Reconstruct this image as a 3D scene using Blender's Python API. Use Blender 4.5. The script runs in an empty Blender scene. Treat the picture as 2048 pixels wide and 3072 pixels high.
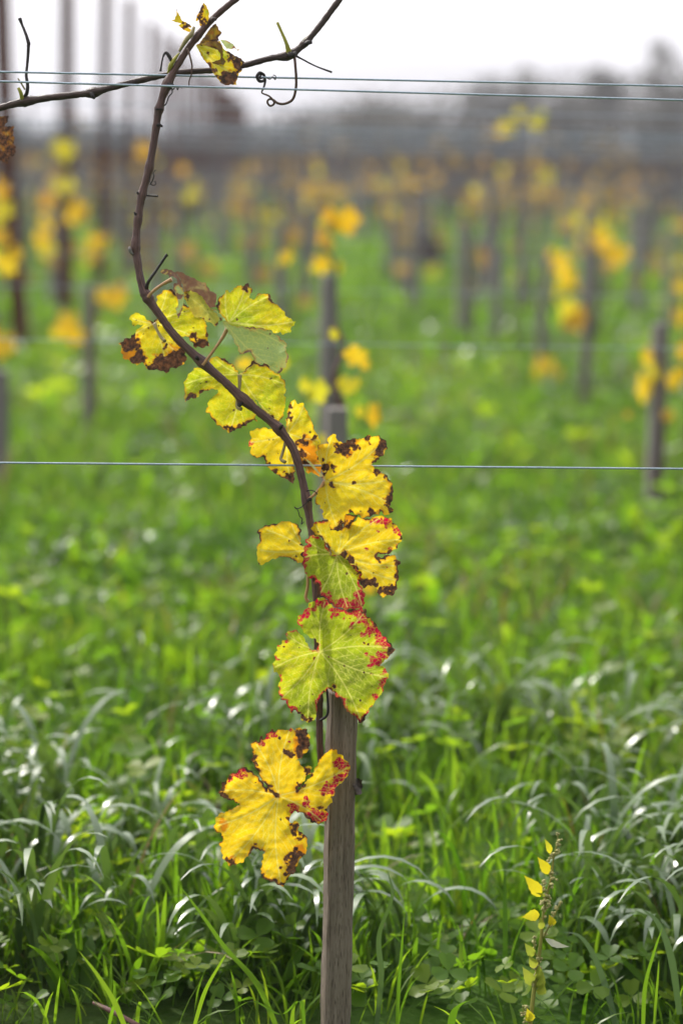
import bpy, math, random
import numpy as np
from mathutils import Vector, Matrix
from mathutils.geometry import delaunay_2d_cdt

R = math.radians
random.seed(7)
rng = np.random.default_rng(11)
scene = bpy.context.scene
COL = scene.collection

# ------------------------------------------------------------------ camera
CAM_H = 1.13
PITCH, ROLL = 8.33, 1.2
FPX = 85.0 / 36.0 * 3072.0          # focal length in photo pixels
Z0 = 3.0                            # distance of the vine
cam_data = bpy.data.cameras.new('camera')
cam = bpy.data.objects.new('camera', cam_data)
COL.objects.link(cam)
cam_data.sensor_fit = 'VERTICAL'
cam_data.sensor_height = 36.0
cam_data.lens = 85.0
cam_data.clip_start = 0.05
cam_data.clip_end = 8000
cam_data.dof.use_dof = True
cam_data.dof.focus_distance = 2.985
cam_data.dof.aperture_fstop = 2.8
cam_data.dof.aperture_blades = 0
CAM_M = Matrix.Translation((0, 0, CAM_H)) @ (Matrix.Rotation(R(90 - PITCH), 4, 'X') @ Matrix.Rotation(R(ROLL), 4, 'Z'))
cam.matrix_world = CAM_M
scene.camera = cam

# ------------------------------------------------------------------ light
SUN_EL, SUN_AZ = 40.0, -31.0        # behind the vine, a little to the left
w = bpy.data.worlds.new('World')
scene.world = w
w.use_nodes = True
nt = w.node_tree
nt.nodes.clear()
out = nt.nodes.new('ShaderNodeOutputWorld')
sky = nt.nodes.new('ShaderNodeTexSky')
sky.sky_type = 'NISHITA'
sky.sun_disc = False
sky.sun_elevation = R(SUN_EL)
sky.sun_rotation = R(SUN_AZ)
sky.dust_density = 4.0
sky.ozone_density = 1.0
bg1 = nt.nodes.new('ShaderNodeBackground')
bg1.inputs['Strength'].default_value = 0.12
nt.links.new(sky.outputs[0], bg1.inputs['Color'])
# thin bright cloud veil in front of the blue
tc = nt.nodes.new('ShaderNodeTexCoord')
mp = nt.nodes.new('ShaderNodeMapping')
mp.inputs['Scale'].default_value = (1.2, 1.2, 9.0)
nz = nt.nodes.new('ShaderNodeTexNoise')
nz.inputs['Scale'].default_value = 2.2
nz.inputs['Detail'].default_value = 4
cr = nt.nodes.new('ShaderNodeValToRGB')
cr.color_ramp.elements[0].position = 0.25
cr.color_ramp.elements[0].color = (0.93, 0.95, 1.0, 1)
cr.color_ramp.elements[1].position = 0.55
cr.color_ramp.elements[1].color = (1.0, 1.0, 1.0, 1)
bg2 = nt.nodes.new('ShaderNodeBackground')
bg2.inputs['Strength'].default_value = 1.15
mx = nt.nodes.new('ShaderNodeMixShader')
mx.inputs[0].default_value = 0.8
nt.links.new(tc.outputs['Generated'], mp.inputs[0])
nt.links.new(mp.outputs[0], nz.inputs['Vector'])
nt.links.new(nz.outputs[0], cr.inputs[0])
nt.links.new(cr.outputs[0], bg2.inputs['Color'])
# the veil is brightest towards the sun and dim behind the lens
dot = nt.nodes.new('ShaderNodeVectorMath')
dot.operation = 'DOT_PRODUCT'
dot.inputs[1].default_value = (math.sin(R(SUN_AZ)) * math.cos(R(SUN_EL)), math.cos(R(SUN_AZ)) * math.cos(R(SUN_EL)), math.sin(R(SUN_EL)))
nt.links.new(tc.outputs['Generated'], dot.inputs[0])
mr = nt.nodes.new('ShaderNodeMapRange')
mr.interpolation_type = 'SMOOTHSTEP'
for nm_, vv_ in (('From Min', -0.5), ('From Max', 0.75), ('To Min', 0.30), ('To Max', 1.75)):
    mr.inputs[nm_].default_value = vv_
nt.links.new(dot.outputs['Value'], mr.inputs['Value'])
nt.links.new(mr.outputs[0], bg2.inputs['Strength'])
nt.links.new(bg1.outputs[0], mx.inputs[1])
nt.links.new(bg2.outputs[0], mx.inputs[2])
nt.links.new(mx.outputs[0], out.inputs[0])

sl = bpy.data.lights.new('sun', 'SUN')
sl.energy = 3.6
sl.angle = R(2.5)
sl.color = (1.0, 0.95, 0.87)
sun = bpy.data.objects.new('sun', sl)
COL.objects.link(sun)
sd = Vector((math.sin(R(SUN_AZ)) * math.cos(R(SUN_EL)), math.cos(R(SUN_AZ)) * math.cos(R(SUN_EL)), math.sin(R(SUN_EL))))
sun.rotation_euler = sd.to_track_quat('Z', 'Y').to_euler()
sun.location = (0, 0, 30)

scene.view_settings.view_transform = 'Standard'
scene.view_settings.look = 'None'
scene.view_settings.exposure = 0.56
scene.view_settings.gamma = 1
scene.cycles.use_denoising = True
scene.cycles.max_bounces = 8
scene.cycles.transmission_bounces = 6
scene.cycles.volume_bounces = 0
scene.cycles.caustics_reflective = False
scene.cycles.caustics_refractive = False

# ------------------------------------------------------------------ helpers
K = 2048.0 / 1568.0                 # "view" pixels (1568 wide) -> photo pixels


def P(px, py, depth):
    """photo pixel + distance along the view axis -> world point"""
    v = Vector(((px - 1024) / FPX * depth, -(py - 1536) / FPX * depth, -depth))
    return CAM_M @ v


def D(x, y, depth):
    return P(x * K, y * K, depth)


NPM = np.array(CAM_M)


def Parr(xy, depth):
    v = np.empty((len(xy), 4))
    v[:, 0] = (xy[:, 0] - 1024) / FPX * depth
    v[:, 1] = -(xy[:, 1] - 1536) / FPX * depth
    v[:, 2] = -depth
    v[:, 3] = 1
    return (v @ NPM.T)[:, :3]


def ground_at(x, d, yref=363):
    """view column x at d times the vine's distance, dropped to the ground"""
    p = D(x, yref, Z0 * d)
    return Vector((p.x, p.y, 0))


def mesh_from(name, verts, faces, mats, parent=None, smooth=True, matidx=None, loc=None):
    me = bpy.data.meshes.new(name)
    verts = np.asarray(verts, dtype=np.float64)
    if parent is not None:
        loc0 = np.array(parent.get('_w', (0, 0, 0)))
        verts = verts - loc0
    elif loc is not None:
        verts = verts - np.array(loc)
    if isinstance(faces, np.ndarray):
        n = faces.shape[1]
        me.vertices.add(len(verts))
        me.vertices.foreach_set('co', verts.astype(np.float32).ravel())
        me.loops.add(faces.size)
        me.loops.foreach_set('vertex_index', faces.astype(np.int32).ravel())
        me.polygons.add(len(faces))
        me.polygons.foreach_set('loop_start', (np.arange(len(faces)) * n).astype(np.int32))
    else:
        me.from_pydata([tuple(v) for v in verts], [], faces)
    if not isinstance(mats, (list, tuple)):
        mats = [mats]
    for m in mats:
        me.materials.append(m)
    if matidx is not None:
        me.polygons.foreach_set('material_index', np.asarray(matidx, dtype=np.int32))
    me.update()
    me.validate()
    if smooth:
        me.polygons.foreach_set('use_smooth', np.ones(len(me.polygons), dtype=bool))
    o = bpy.data.objects.new(name, me)
    COL.objects.link(o)
    if parent is not None:
        o.parent = parent
        o['_w'] = tuple(loc0)
    elif loc is not None:
        o.location = loc
        o['_w'] = tuple(loc)
    else:
        o['_w'] = (0.0, 0.0, 0.0)
    return o


def attr(o, name, vals, typ='FLOAT'):
    a = o.data.attributes.new(name, typ, 'POINT')
    a.data.foreach_set('value' if typ == 'FLOAT' else ('vector' if typ == 'FLOAT_VECTOR' else 'color'), np.asarray(vals, dtype=np.float32).ravel())


def thing(name, label, cat, loc, group=None):
    o = bpy.data.objects.new(name, None)
    COL.objects.link(o)
    o.location = loc
    o.empty_display_size = 0.05
    o['_w'] = tuple(loc)
    tag(o, label, cat, group)
    return o


def tag(o, label=None, cat=None, group=None, kind=None):
    if label: o['label'] = label
    if cat: o['category'] = cat
    if group: o['group'] = group
    if kind: o['kind'] = kind
    return o


def catmull(pts, n=6):
    pts = [np.asarray(p, float) for p in pts]
    if len(pts) < 3:
        return [pts[0] + (pts[1] - pts[0]) * t for t in np.linspace(0, 1, n + 1)]
    q = [2 * pts[0] - pts[1]] + pts + [2 * pts[-1] - pts[-2]]
    res = []
    for i in range(1, len(q) - 2):
        p0, p1, p2, p3 = q[i - 1], q[i], q[i + 1], q[i + 2]
        for k in range(n):
            t = k / n
            res.append(0.5 * ((2 * p1) + (-p0 + p2) * t + (2 * p0 - 5 * p1 + 4 * p2 - p3) * t * t + (-p0 + 3 * p1 - 3 * p2 + p3) * t ** 3))
    res.append(pts[-1])
    return res


def tube_geo(pts, radii, sides=8, rough=0.0, cap=True):
    """swept tube; returns verts, faces (list), along coordinate, around coordinate"""
    pts = np.array(pts)
    n = len(pts)
    if np.isscalar(radii):
        radii = np.full(n, radii)
    radii = np.interp(np.linspace(0, 1, n), np.linspace(0, 1, len(radii)), radii)
    tan = np.gradient(pts, axis=0)
    tan /= np.linalg.norm(tan, axis=1)[:, None] + 1e-12
    ref = np.array([0.0, 1.0, 0.0]) if abs(tan[0][1]) < 0.9 else np.array([1.0, 0, 0])
    u = np.cross(tan[0], ref); u /= np.linalg.norm(u)
    V, A, L = [], [], []
    s = 0
    for i in range(n):
        if i:
            s += np.linalg.norm(pts[i] - pts[i - 1])
            u = u - tan[i] * np.dot(u, tan[i]); u /= np.linalg.norm(u) + 1e-12
        v = np.cross(tan[i], u)
        for k in range(sides):
            a = 2 * math.pi * k / sides
            r = radii[i] * (1 + (rng.normal() * rough if rough else 0))
            V.append(pts[i] + (u * math.cos(a) + v * math.sin(a)) * r)
            A.append(a); L.append(s)
    F = []
    for i in range(n - 1):
        for k in range(sides):
            k2 = (k + 1) % sides
            F.append((i * sides + k, i * sides + k2, (i + 1) * sides + k2, (i + 1) * sides + k))
    if cap:
        F.append(tuple(range(sides - 1, -1, -1)))
        F.append(tuple((n - 1) * sides + k for k in range(sides)))
    return V, F, L, A


def tubes(name, specs, mat, parent=None, sides=8, rough=0.0, loc=None):
    """specs: list of (points, radii) -> one mesh"""
    V, F, L, A = [], [], [], []
    for pts, rad in specs:
        v, f, l, a = tube_geo(pts, rad, sides, rough)
        b = len(V)
        V += v; L += l; A += a
        F += [tuple(i + b for i in ff) for ff in f]
    o = mesh_from(name, V, F, mat, parent, loc=loc)
    vec = np.zeros((len(V), 3))
    vec[:, 0] = np.cos(A); vec[:, 1] = np.sin(A); vec[:, 2] = L
    attr(o, 'along', vec, 'FLOAT_VECTOR')
    return o


# ---- cheap value noise
_perm = rng.random((64, 64))


def vnoise(x, y):
    xi = np.floor(x).astype(int); yi = np.floor(y).astype(int)
    fx = x - xi; fy = y - yi
    fx = fx * fx * (3 - 2 * fx); fy = fy * fy * (3 - 2 * fy)
    a = _perm[xi % 64, yi % 64]; b = _perm[(xi + 1) % 64, yi % 64]
    c = _perm[xi % 64, (yi + 1) % 64]; d = _perm[(xi + 1) % 64, (yi + 1) % 64]
    return (a * (1 - fx) + b * fx) * (1 - fy) + (c * (1 - fx) + d * fx) * fy


def fbm(x, y, o=4):
    s = 0; a = 0.5; t = 0
    for i in range(o):
        s = s + a * vnoise(x * 2 ** i + 17.3 * i, y * 2 ** i + 5.1 * i); t += a; a *= 0.5
    return s / t


def sstep(a, b, x):
    t = np.clip((x - a) / (b - a), 0, 1)
    return t * t * (3 - 2 * t)


# ------------------------------------------------------------------ materials
def new_mat(name):
    m = bpy.data.materials.new(name)
    m.use_nodes = True
    m.node_tree.nodes.clear()
    return m, m.node_tree.nodes, m.node_tree.links


def N(ns, typ, **kw):
    n = ns.new(typ)
    for k, v in kw.items():
        if k in n.inputs.keys():
            n.inputs[k].default_value = v
        else:
            setattr(n, k, v)
    return n


def mixc(ns, ls, fac, a, b, blend='MIX'):
    n = ns.new('ShaderNodeMix')
    n.data_type = 'RGBA'
    n.blend_type = blend
    for sock, v in ((n.inputs[0], fac), (n.inputs[6], a), (n.inputs[7], b)):
        if hasattr(v, 'links') or isinstance(v, bpy.types.NodeSocket):
            ls.new(v, sock)
        elif isinstance(v, (tuple, list)):
            sock.default_value = (*v, 1) if len(v) == 3 else v
        else:
            sock.default_value = v
    return n.outputs[2]


def mth(ns, ls, op, a, b=None, clamp=False):
    n = ns.new('ShaderNodeMath')
    n.operation = op
    n.use_clamp = clamp
    for sock, v in zip(n.inputs, (a, b)):
        if v is None: continue
        if isinstance(v, bpy.types.NodeSocket): ls.new(v, sock)
        else: sock.default_value = v
    return n.outputs[0]


def ramp(ns, ls, fac, stops):
    n = ns.new('ShaderNodeValToRGB')
    e = n.color_ramp.elements
    while len(e) < len(stops): e.new(0.5)
    for el, (p, c) in zip(e, stops):
        el.position = p; el.color = (*c, 1)
    ls.new(fac, n.inputs[0])
    return n.outputs[0]


def finish(ns, ls, col, rough=0.6, bump=None, bump_s=0.3, bump_d=0.001, transl=None, transl_fac=0.5, spec=0.5, metallic=0.0):
    o = ns.new('ShaderNodeOutputMaterial')
    p = ns.new('ShaderNodeBsdfPrincipled')
    if isinstance(col, bpy.types.NodeSocket): ls.new(col, p.inputs['Base Color'])
    else: p.inputs['Base Color'].default_value = (*col, 1)
    if isinstance(rough, bpy.types.NodeSocket): ls.new(rough, p.inputs['Roughness'])
    else: p.inputs['Roughness'].default_value = rough
    p.inputs['Specular IOR Level'].default_value = spec
    p.inputs['Metallic'].default_value = metallic
    bn = None
    if bump is not None:
        b = ns.new('ShaderNodeBump')
        b.inputs['Strength'].default_value = bump_s
        b.inputs['Distance'].default_value = bump_d
        ls.new(bump, b.inputs['Height'])
        ls.new(b.outputs[0], p.inputs['Normal'])
        bn = b.outputs[0]
    if transl is None:
        ls.new(p.outputs[0], o.inputs[0])
    else:
        t = ns.new('ShaderNodeBsdfTranslucent')
        if isinstance(transl, bpy.types.NodeSocket): ls.new(transl, t.inputs[0])
        else: t.inputs[0].default_value = (*transl, 1)
        m = ns.new('ShaderNodeMixShader')
        if isinstance(transl_fac, bpy.types.NodeSocket): ls.new(transl_fac, m.inputs[0])
        else: m.inputs[0].default_value = transl_fac
        ls.new(p.outputs[0], m.inputs[1]); ls.new(t.outputs[0], m.inputs[2])
        ls.new(m.outputs[0], o.inputs[0])
    return p


def A_(ns, name, out=2):
    n = ns.new('ShaderNodeAttribute')
    n.attribute_name = name
    return n.outputs[out]


def leaf_material():
    m, ns, ls = new_mat('vine_leaf')
    pos = A_(ns, 'lpos', 1)
    grn, burn, red, vein, pale, amber = (A_(ns, k) for k in ('green', 'burn', 'red', 'vein', 'pale', 'amber'))
    # fine net of veins
    v1 = N(ns, 'ShaderNodeTexVoronoi', feature='DISTANCE_TO_EDGE', Scale=5.5)
    v2 = N(ns, 'ShaderNodeTexVoronoi', feature='DISTANCE_TO_EDGE', Scale=14.0)
    nw = N(ns, 'ShaderNodeTexNoise', Scale=4.0, Detail=2.0)
    ls.new(pos, nw.inputs['Vector'])
    wv = ns.new('ShaderNodeVectorMath'); wv.operation = 'MULTIPLY_ADD'
    ls.new(nw.outputs['Color'], wv.inputs[0]); wv.inputs[1].default_value = (0.12, 0.12, 0.0); ls.new(pos, wv.inputs[2])
    ls.new(wv.outputs[0], v1.inputs['Vector']); ls.new(wv.outputs[0], v2.inputs['Vector'])
    t1 = mth(ns, ls, 'SUBTRACT', 1.0, mth(ns, ls, 'MULTIPLY', v1.outputs['Distance'], 9.0, True), True)
    t2 = mth(ns, ls, 'SUBTRACT', 1.0, mth(ns, ls, 'MULTIPLY', v2.outputs['Distance'], 6.0, True), True)
    v3 = N(ns, 'ShaderNodeTexVoronoi', feature='DISTANCE_TO_EDGE', Scale=8.0)
    ls.new(wv.outputs[0], v3.inputs['Vector'])
    t3 = mth(ns, ls, 'SUBTRACT', 1.0, mth(ns, ls, 'MULTIPLY', v3.outputs['Distance'], 11.0, True), True)
    nf = N(ns, 'ShaderNodeTexNoise', Scale=9.0, Detail=5.0, Roughness=0.65)
    nl = N(ns, 'ShaderNodeTexNoise', Scale=1.6, Detail=2.0)
    for x in (nf, nl): ls.new(pos, x.inputs['Vector'])
    g = mth(ns, ls, 'ADD', grn, mth(ns, ls, 'MULTIPLY', mth(ns, ls, 'SUBTRACT', nf.outputs[0], 0.5), 0.22))
    g = mth(ns, ls, 'ADD', g, mth(ns, ls, 'MULTIPLY', mth(ns, ls, 'SUBTRACT', nl.outputs[0], 0.5), 0.35))
    g = mth(ns, ls, 'SUBTRACT', g, mth(ns, ls, 'MULTIPLY', t2, 0.09), True)
    base = ramp(ns, ls, g, [(0.0, (0.80, 0.52, 0.010)), (0.28, (0.68, 0.53, 0.012)), (0.56, (0.36, 0.44, 0.012)), (0.9, (0.19, 0.25, 0.024))])
    base = mixc(ns, ls, mth(ns, ls, 'MULTIPLY', pale, 0.72), base, (0.42, 0.60, 0.36))
    base = mixc(ns, ls, mth(ns, ls, 'MULTIPLY', t1, 0.17), base, (0.80, 0.76, 0.14))
    base = mixc(ns, ls, mth(ns, ls, 'MULTIPLY', amber, 0.85), base, (0.62, 0.19, 0.008))
    # tiny dark freckles
    fr = N(ns, 'ShaderNodeTexNoise', Scale=22.0, Detail=2.0)
    ls.new(pos, fr.inputs['Vector'])
    frm = mth(ns, ls, 'MULTIPLY', mth(ns, ls, 'SUBTRACT', fr.outputs[0], 0.66), 8.0, True)
    base = mixc(ns, ls, mth(ns, ls, 'MULTIPLY', frm, 0.6), base, (0.20, 0.10, 0.015))
    # red flecks stay between the veins
    rc = mixc(ns, ls, nl.outputs[0], (0.52, 0.010, 0.045), (0.34, 0.006, 0.035))
    redm = mth(ns, ls, 'MULTIPLY', red, mth(ns, ls, 'SUBTRACT', 1.0, mth(ns, ls, 'MULTIPLY', t3, 0.5)), True)
    base = mixc(ns, ls, redm, base, rc)
    base = mixc(ns, ls, mth(ns, ls, 'MULTIPLY', vein, 0.62), base, (0.76, 0.72, 0.20))
    bc = ramp(ns, ls, nf.outputs[0], [(0.30, (0.018, 0.011, 0.010)), (0.46, (0.065, 0.033, 0.022)), (0.60, (0.15, 0.060, 0.024)), (0.72, (0.16, 0.12, 0.11))])
    bc = mixc(ns, ls, mth(ns, ls, 'MULTIPLY', pale, 0.8), bc, (0.27, 0.145, 0.10))
    base = mixc(ns, ls, burn, base, bc)
    h = mth(ns, ls, 'ADD', mth(ns, ls, 'MULTIPLY', vein, 1.0), mth(ns, ls, 'MULTIPLY', t1, 0.25))
    h = mth(ns, ls, 'ADD', h, mth(ns, ls, 'MULTIPLY', nf.outputs[0], mth(ns, ls, 'ADD', 0.12, mth(ns, ls, 'MULTIPLY', burn, 1.8))))
    tf = mth(ns, ls, 'SUBTRACT', 0.62, mth(ns, ls, 'ADD', mth(ns, ls, 'MULTIPLY', burn, 0.2), mth(ns, ls, 'MULTIPLY', pale, 0.20)))
    finish(ns, ls, base, 0.55, h, 0.55, 0.0014, base, tf, spec=0.22)
    return m


def simple_leaf(name, cols, rough=0.5, scale=8.0, tf=0.55):
    m, ns, ls = new_mat(name)
    oi = ns.new('ShaderNodeObjectInfo')
    tcd = ns.new('ShaderNodeTexCoord')
    n = N(ns, 'ShaderNodeTexNoise', Scale=scale, Detail=3.0)
    ls.new(tcd.outputs['Object'], n.inputs['Vector'])
    f = mth(ns, ls, 'ADD', mth(ns, ls, 'MULTIPLY', n.outputs[0], 0.7), mth(ns, ls, 'MULTIPLY', oi.outputs['Random'], 0.3), True)
    c = ramp(ns, ls, f, cols)
    finish(ns, ls, c, rough, n.outputs[0], 0.3, 0.002, c, tf)
    return m


def wood_material(name, light, dark, scale=1.0, coord='Object', rough=0.85):
    m, ns, ls = new_mat(name)
    tcd = ns.new('ShaderNodeTexCoord')
    mpn = N(ns, 'ShaderNodeMapping', Scale=(90 * scale, 90 * scale, 3.0 * scale))
    ls.new(tcd.outputs[coord], mpn.inputs[0])
    n1 = N(ns, 'ShaderNodeTexNoise', Scale=1.6, Detail=6.0, Roughness=0.65, Distortion=0.4)
    n2 = N(ns, 'ShaderNodeTexNoise', Scale=7.0, Detail=3.0)
    n3 = N(ns, 'ShaderNodeTexNoise', Scale=6.0, Detail=3.0)
    ls.new(mpn.outputs[0], n1.inputs['Vector'])
    mp2 = N(ns, 'ShaderNodeMapping', Scale=(160 * scale, 160 * scale, 9.0 * scale))
    ls.new(tcd.outputs[coord], mp2.inputs[0]); ls.new(mp2.outputs[0], n2.inputs['Vector'])
    ls.new(tcd.outputs[coord], n3.inputs['Vector'])
    mid = tuple((a + b) / 2 for a, b in zip(light, dark))
    c = ramp(ns, ls, n1.outputs[0], [(0.30, dark), (0.48, mid), (0.68, light)])
    c = mixc(ns, ls, mth(ns, ls, 'MULTIPLY', mth(ns, ls, 'SUBTRACT', n2.outputs[0], 0.555), 9.0, True), c, tuple(d * 0.35 for d in dark))
    c = mixc(ns, ls, mth(ns, ls, 'MULTIPLY', n3.outputs[0], 0.5), c, tuple(x * y for x, y in zip(mid, (1.12, 0.98, 0.82))))
    h = mth(ns, ls, 'ADD', n1.outputs[0], mth(ns, ls, 'MULTIPLY', n2.outputs[0], 0.6))
    finish(ns, ls, c, rough, h, 0.6, 0.0015, spec=0.25)
    return m


def bark_material(name, cols, rough=0.5):
    m, ns, ls = new_mat(name)
    al = A_(ns, 'along', 1)
    mpn = N(ns, 'ShaderNodeMapping', Scale=(3.5, 3.5, 9.0))
    ls.new(al, mpn.inputs[0])
    n1 = N(ns, 'ShaderNodeTexNoise', Scale=1.5, Detail=6.0, Roughness=0.7)
    ls.new(mpn.outputs[0], n1.inputs['Vector'])
    mp2 = N(ns, 'ShaderNodeMapping', Scale=(1.2, 1.2, 5.0))
    ls.new(al, mp2.inputs[0])
    n2 = N(ns, 'ShaderNodeTexNoise', Scale=1.0, Detail=2.0)
    ls.new(mp2.outputs[0], n2.inputs['Vector'])
    mp3 = N(ns, 'ShaderNodeMapping', Scale=(4.0, 4.0, 90.0))
    ls.new(al, mp3.inputs[0])
    n3 = N(ns, 'ShaderNodeTexNoise', Scale=1.0, Detail=3.0)
    ls.new(mp3.outputs[0], n3.inputs['Vector'])
    f = mth(ns, ls, 'ADD', mth(ns, ls, 'MULTIPLY', n1.outputs[0], 0.65), mth(ns, ls, 'MULTIPLY', n2.outputs[0], 0.35))
    f = mth(ns, ls, 'ADD', f, mth(ns, ls, 'MULTIPLY', mth(ns, ls, 'SUBTRACT', n3.outputs[0], 0.5), 0.45))
    c = ramp(ns, ls, f, cols)
    finish(ns, ls, c, rough, mth(ns, ls, 'ADD', n1.outputs[0], n3.outputs[0]), 0.7, 0.0018, spec=0.35)
    return m


def plain(name, col, rough=0.6, metallic=0.0, var=0.3, scale=20.0, spec=0.5):
    m, ns, ls = new_mat(name)
    tcd = ns.new('ShaderNodeTexCoord')
    n = N(ns, 'ShaderNodeTexNoise', Scale=scale, Detail=4.0)
    ls.new(tcd.outputs['Object'], n.inputs['Vector'])
    c = ramp(ns, ls, n.outputs[0], [(0.3, tuple(x * (1 - var) for x in col)), (0.7, tuple(min(1, x * (1 + var)) for x in col))])
    finish(ns, ls, c, rough, n.outputs[0], 0.2, 0.002, spec=spec, metallic=metallic)
    return m


def grass_material(name, stops, rough, tf, spec=0.5):
    m, ns, ls = new_mat(name)
    a = A_(ns, 'tone')
    geo = ns.new('ShaderNodeTexCoord')
    n = N(ns, 'ShaderNodeTexNoise', Scale=1.3, Detail=3.0)
    ls.new(geo.outputs['Object'], n.inputs['Vector'])
    f = mth(ns, ls, 'ADD', mth(ns, ls, 'MULTIPLY', a, 0.6), mth(ns, ls, 'MULTIPLY', mth(ns, ls, 'SUBTRACT', n.outputs[0], 0.28), 0.75), True)
    c = ramp(ns, ls, f, stops)
    tcol = mixc(ns, ls, 1.0, c, (1.0, 1.0, 0.45), 'MULTIPLY')
    hs = ns.new('ShaderNodeHueSaturation'); hs.inputs['Value'].default_value = 1.9
    ls.new(tcol, hs.inputs['Color'])
    finish(ns, ls, c, rough, transl=hs.outputs[0], transl_fac=tf, spec=spec)
    return m


M_LEAF = leaf_material()
M_STAKE = wood_material('weathered_wood', (0.29, 0.235, 0.195), (0.075, 0.057, 0.047))
M_STAKE_BG = wood_material('grey_wood', (0.30, 0.28, 0.28), (0.13, 0.12, 0.122))
M_RUST = wood_material('rusty_post', (0.17, 0.055, 0.030), (0.055, 0.020, 0.012), 0.5)
M_BARK = bark_material('cane_bark', [(0.30, (0.03, 0.016, 0.015)), (0.48, (0.095, 0.048, 0.042)), (0.70, (0.20, 0.11, 0.09))])
M_BARK2 = bark_material('cane_bark_dark', [(0.30, (0.016, 0.010, 0.010)), (0.48, (0.052, 0.029, 0.026)), (0.72, (0.14, 0.085, 0.070))], 0.45)
M_TWIG = bark_material('dark_twig', [(0.3, (0.008, 0.007, 0.008)), (0.6, (0.028, 0.020, 0.018)), (0.8, (0.07, 0.05, 0.04))])
M_TENDRIL = bark_material('tendril_bark', [(0.3, (0.035, 0.018, 0.012)), (0.6, (0.12, 0.06, 0.035)), (0.8, (0.18, 0.10, 0.05))])
M_PETIOLE = bark_material('petiole_skin', [(0.3, (0.42, 0.14, 0.07)), (0.5, (0.50, 0.27, 0.11)), (0.7, (0.48, 0.40, 0.14))], 0.4)
M_PETIOLE2 = bark_material('petiole_olive', [(0.3, (0.20, 0.16, 0.06)), (0.5, (0.34, 0.27, 0.12)), (0.7, (0.45, 0.38, 0.20))], 0.4)
M_STUB = bark_material('green_stub', [(0.3, (0.35, 0.26, 0.03)), (0.5, (0.42, 0.38, 0.05)), (0.7, (0.30, 0.34, 0.07))], 0.45)
M_WIRE = plain('galvanised_wire', (0.34, 0.41, 0.50), 0.42, 0.25, 0.2, 300.0)
M_BGLEAF = [simple_leaf('autumn_leaf_gold', [(0.2, (0.50, 0.29, 0.012)), (0.5, (0.74, 0.47, 0.014)), (0.8, (0.70, 0.54, 0.03))]),
            simple_leaf('autumn_leaf_lime', [(0.2, (0.50, 0.44, 0.02)), (0.5, (0.70, 0.58, 0.02)), (0.8, (0.45, 0.48, 0.03))]),
            simple_leaf('autumn_leaf_amber', [(0.2, (0.36, 0.17, 0.02)), (0.5, (0.58, 0.33, 0.03)), (0.8, (0.62, 0.42, 0.05))])]
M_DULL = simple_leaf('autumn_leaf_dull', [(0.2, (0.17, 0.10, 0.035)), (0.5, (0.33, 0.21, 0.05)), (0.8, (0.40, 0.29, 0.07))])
M_GRASS = grass_material('grass_green', [(0.2, (0.038, 0.095, 0.006)), (0.5, (0.082, 0.160, 0.014)), (0.72, (0.138, 0.222, 0.018)), (0.92, (0.27, 0.28, 0.022))], 0.36, 0.62, 0.3)
M_GRASS_BLUE = grass_material('grass_glaucous', [(0.2, (0.042, 0.085, 0.028)), (0.55, (0.072, 0.130, 0.038)), (0.9, (0.13, 0.19, 0.060))], 0.35, 0.24, 1.0)
M_CLOVER = grass_material('clover_leaf', [(0.2, (0.060, 0.14, 0.010)), (0.55, (0.105, 0.20, 0.013)), (0.9, (0.25, 0.30, 0.016))], 0.45, 0.62, 0.35)
M_STRAW = grass_material('dry_stalk', [(0.2, (0.12, 0.075, 0.035)), (0.9, (0.30, 0.21, 0.08))], 0.6, 0.25)

# ------------------------------------------------------------------ ground, hills


def ground_h(x, y):
    return 0.03 * (fbm(x * 0.8 + 9, y * 0.8 + 3, 2) - 0.5)


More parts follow.
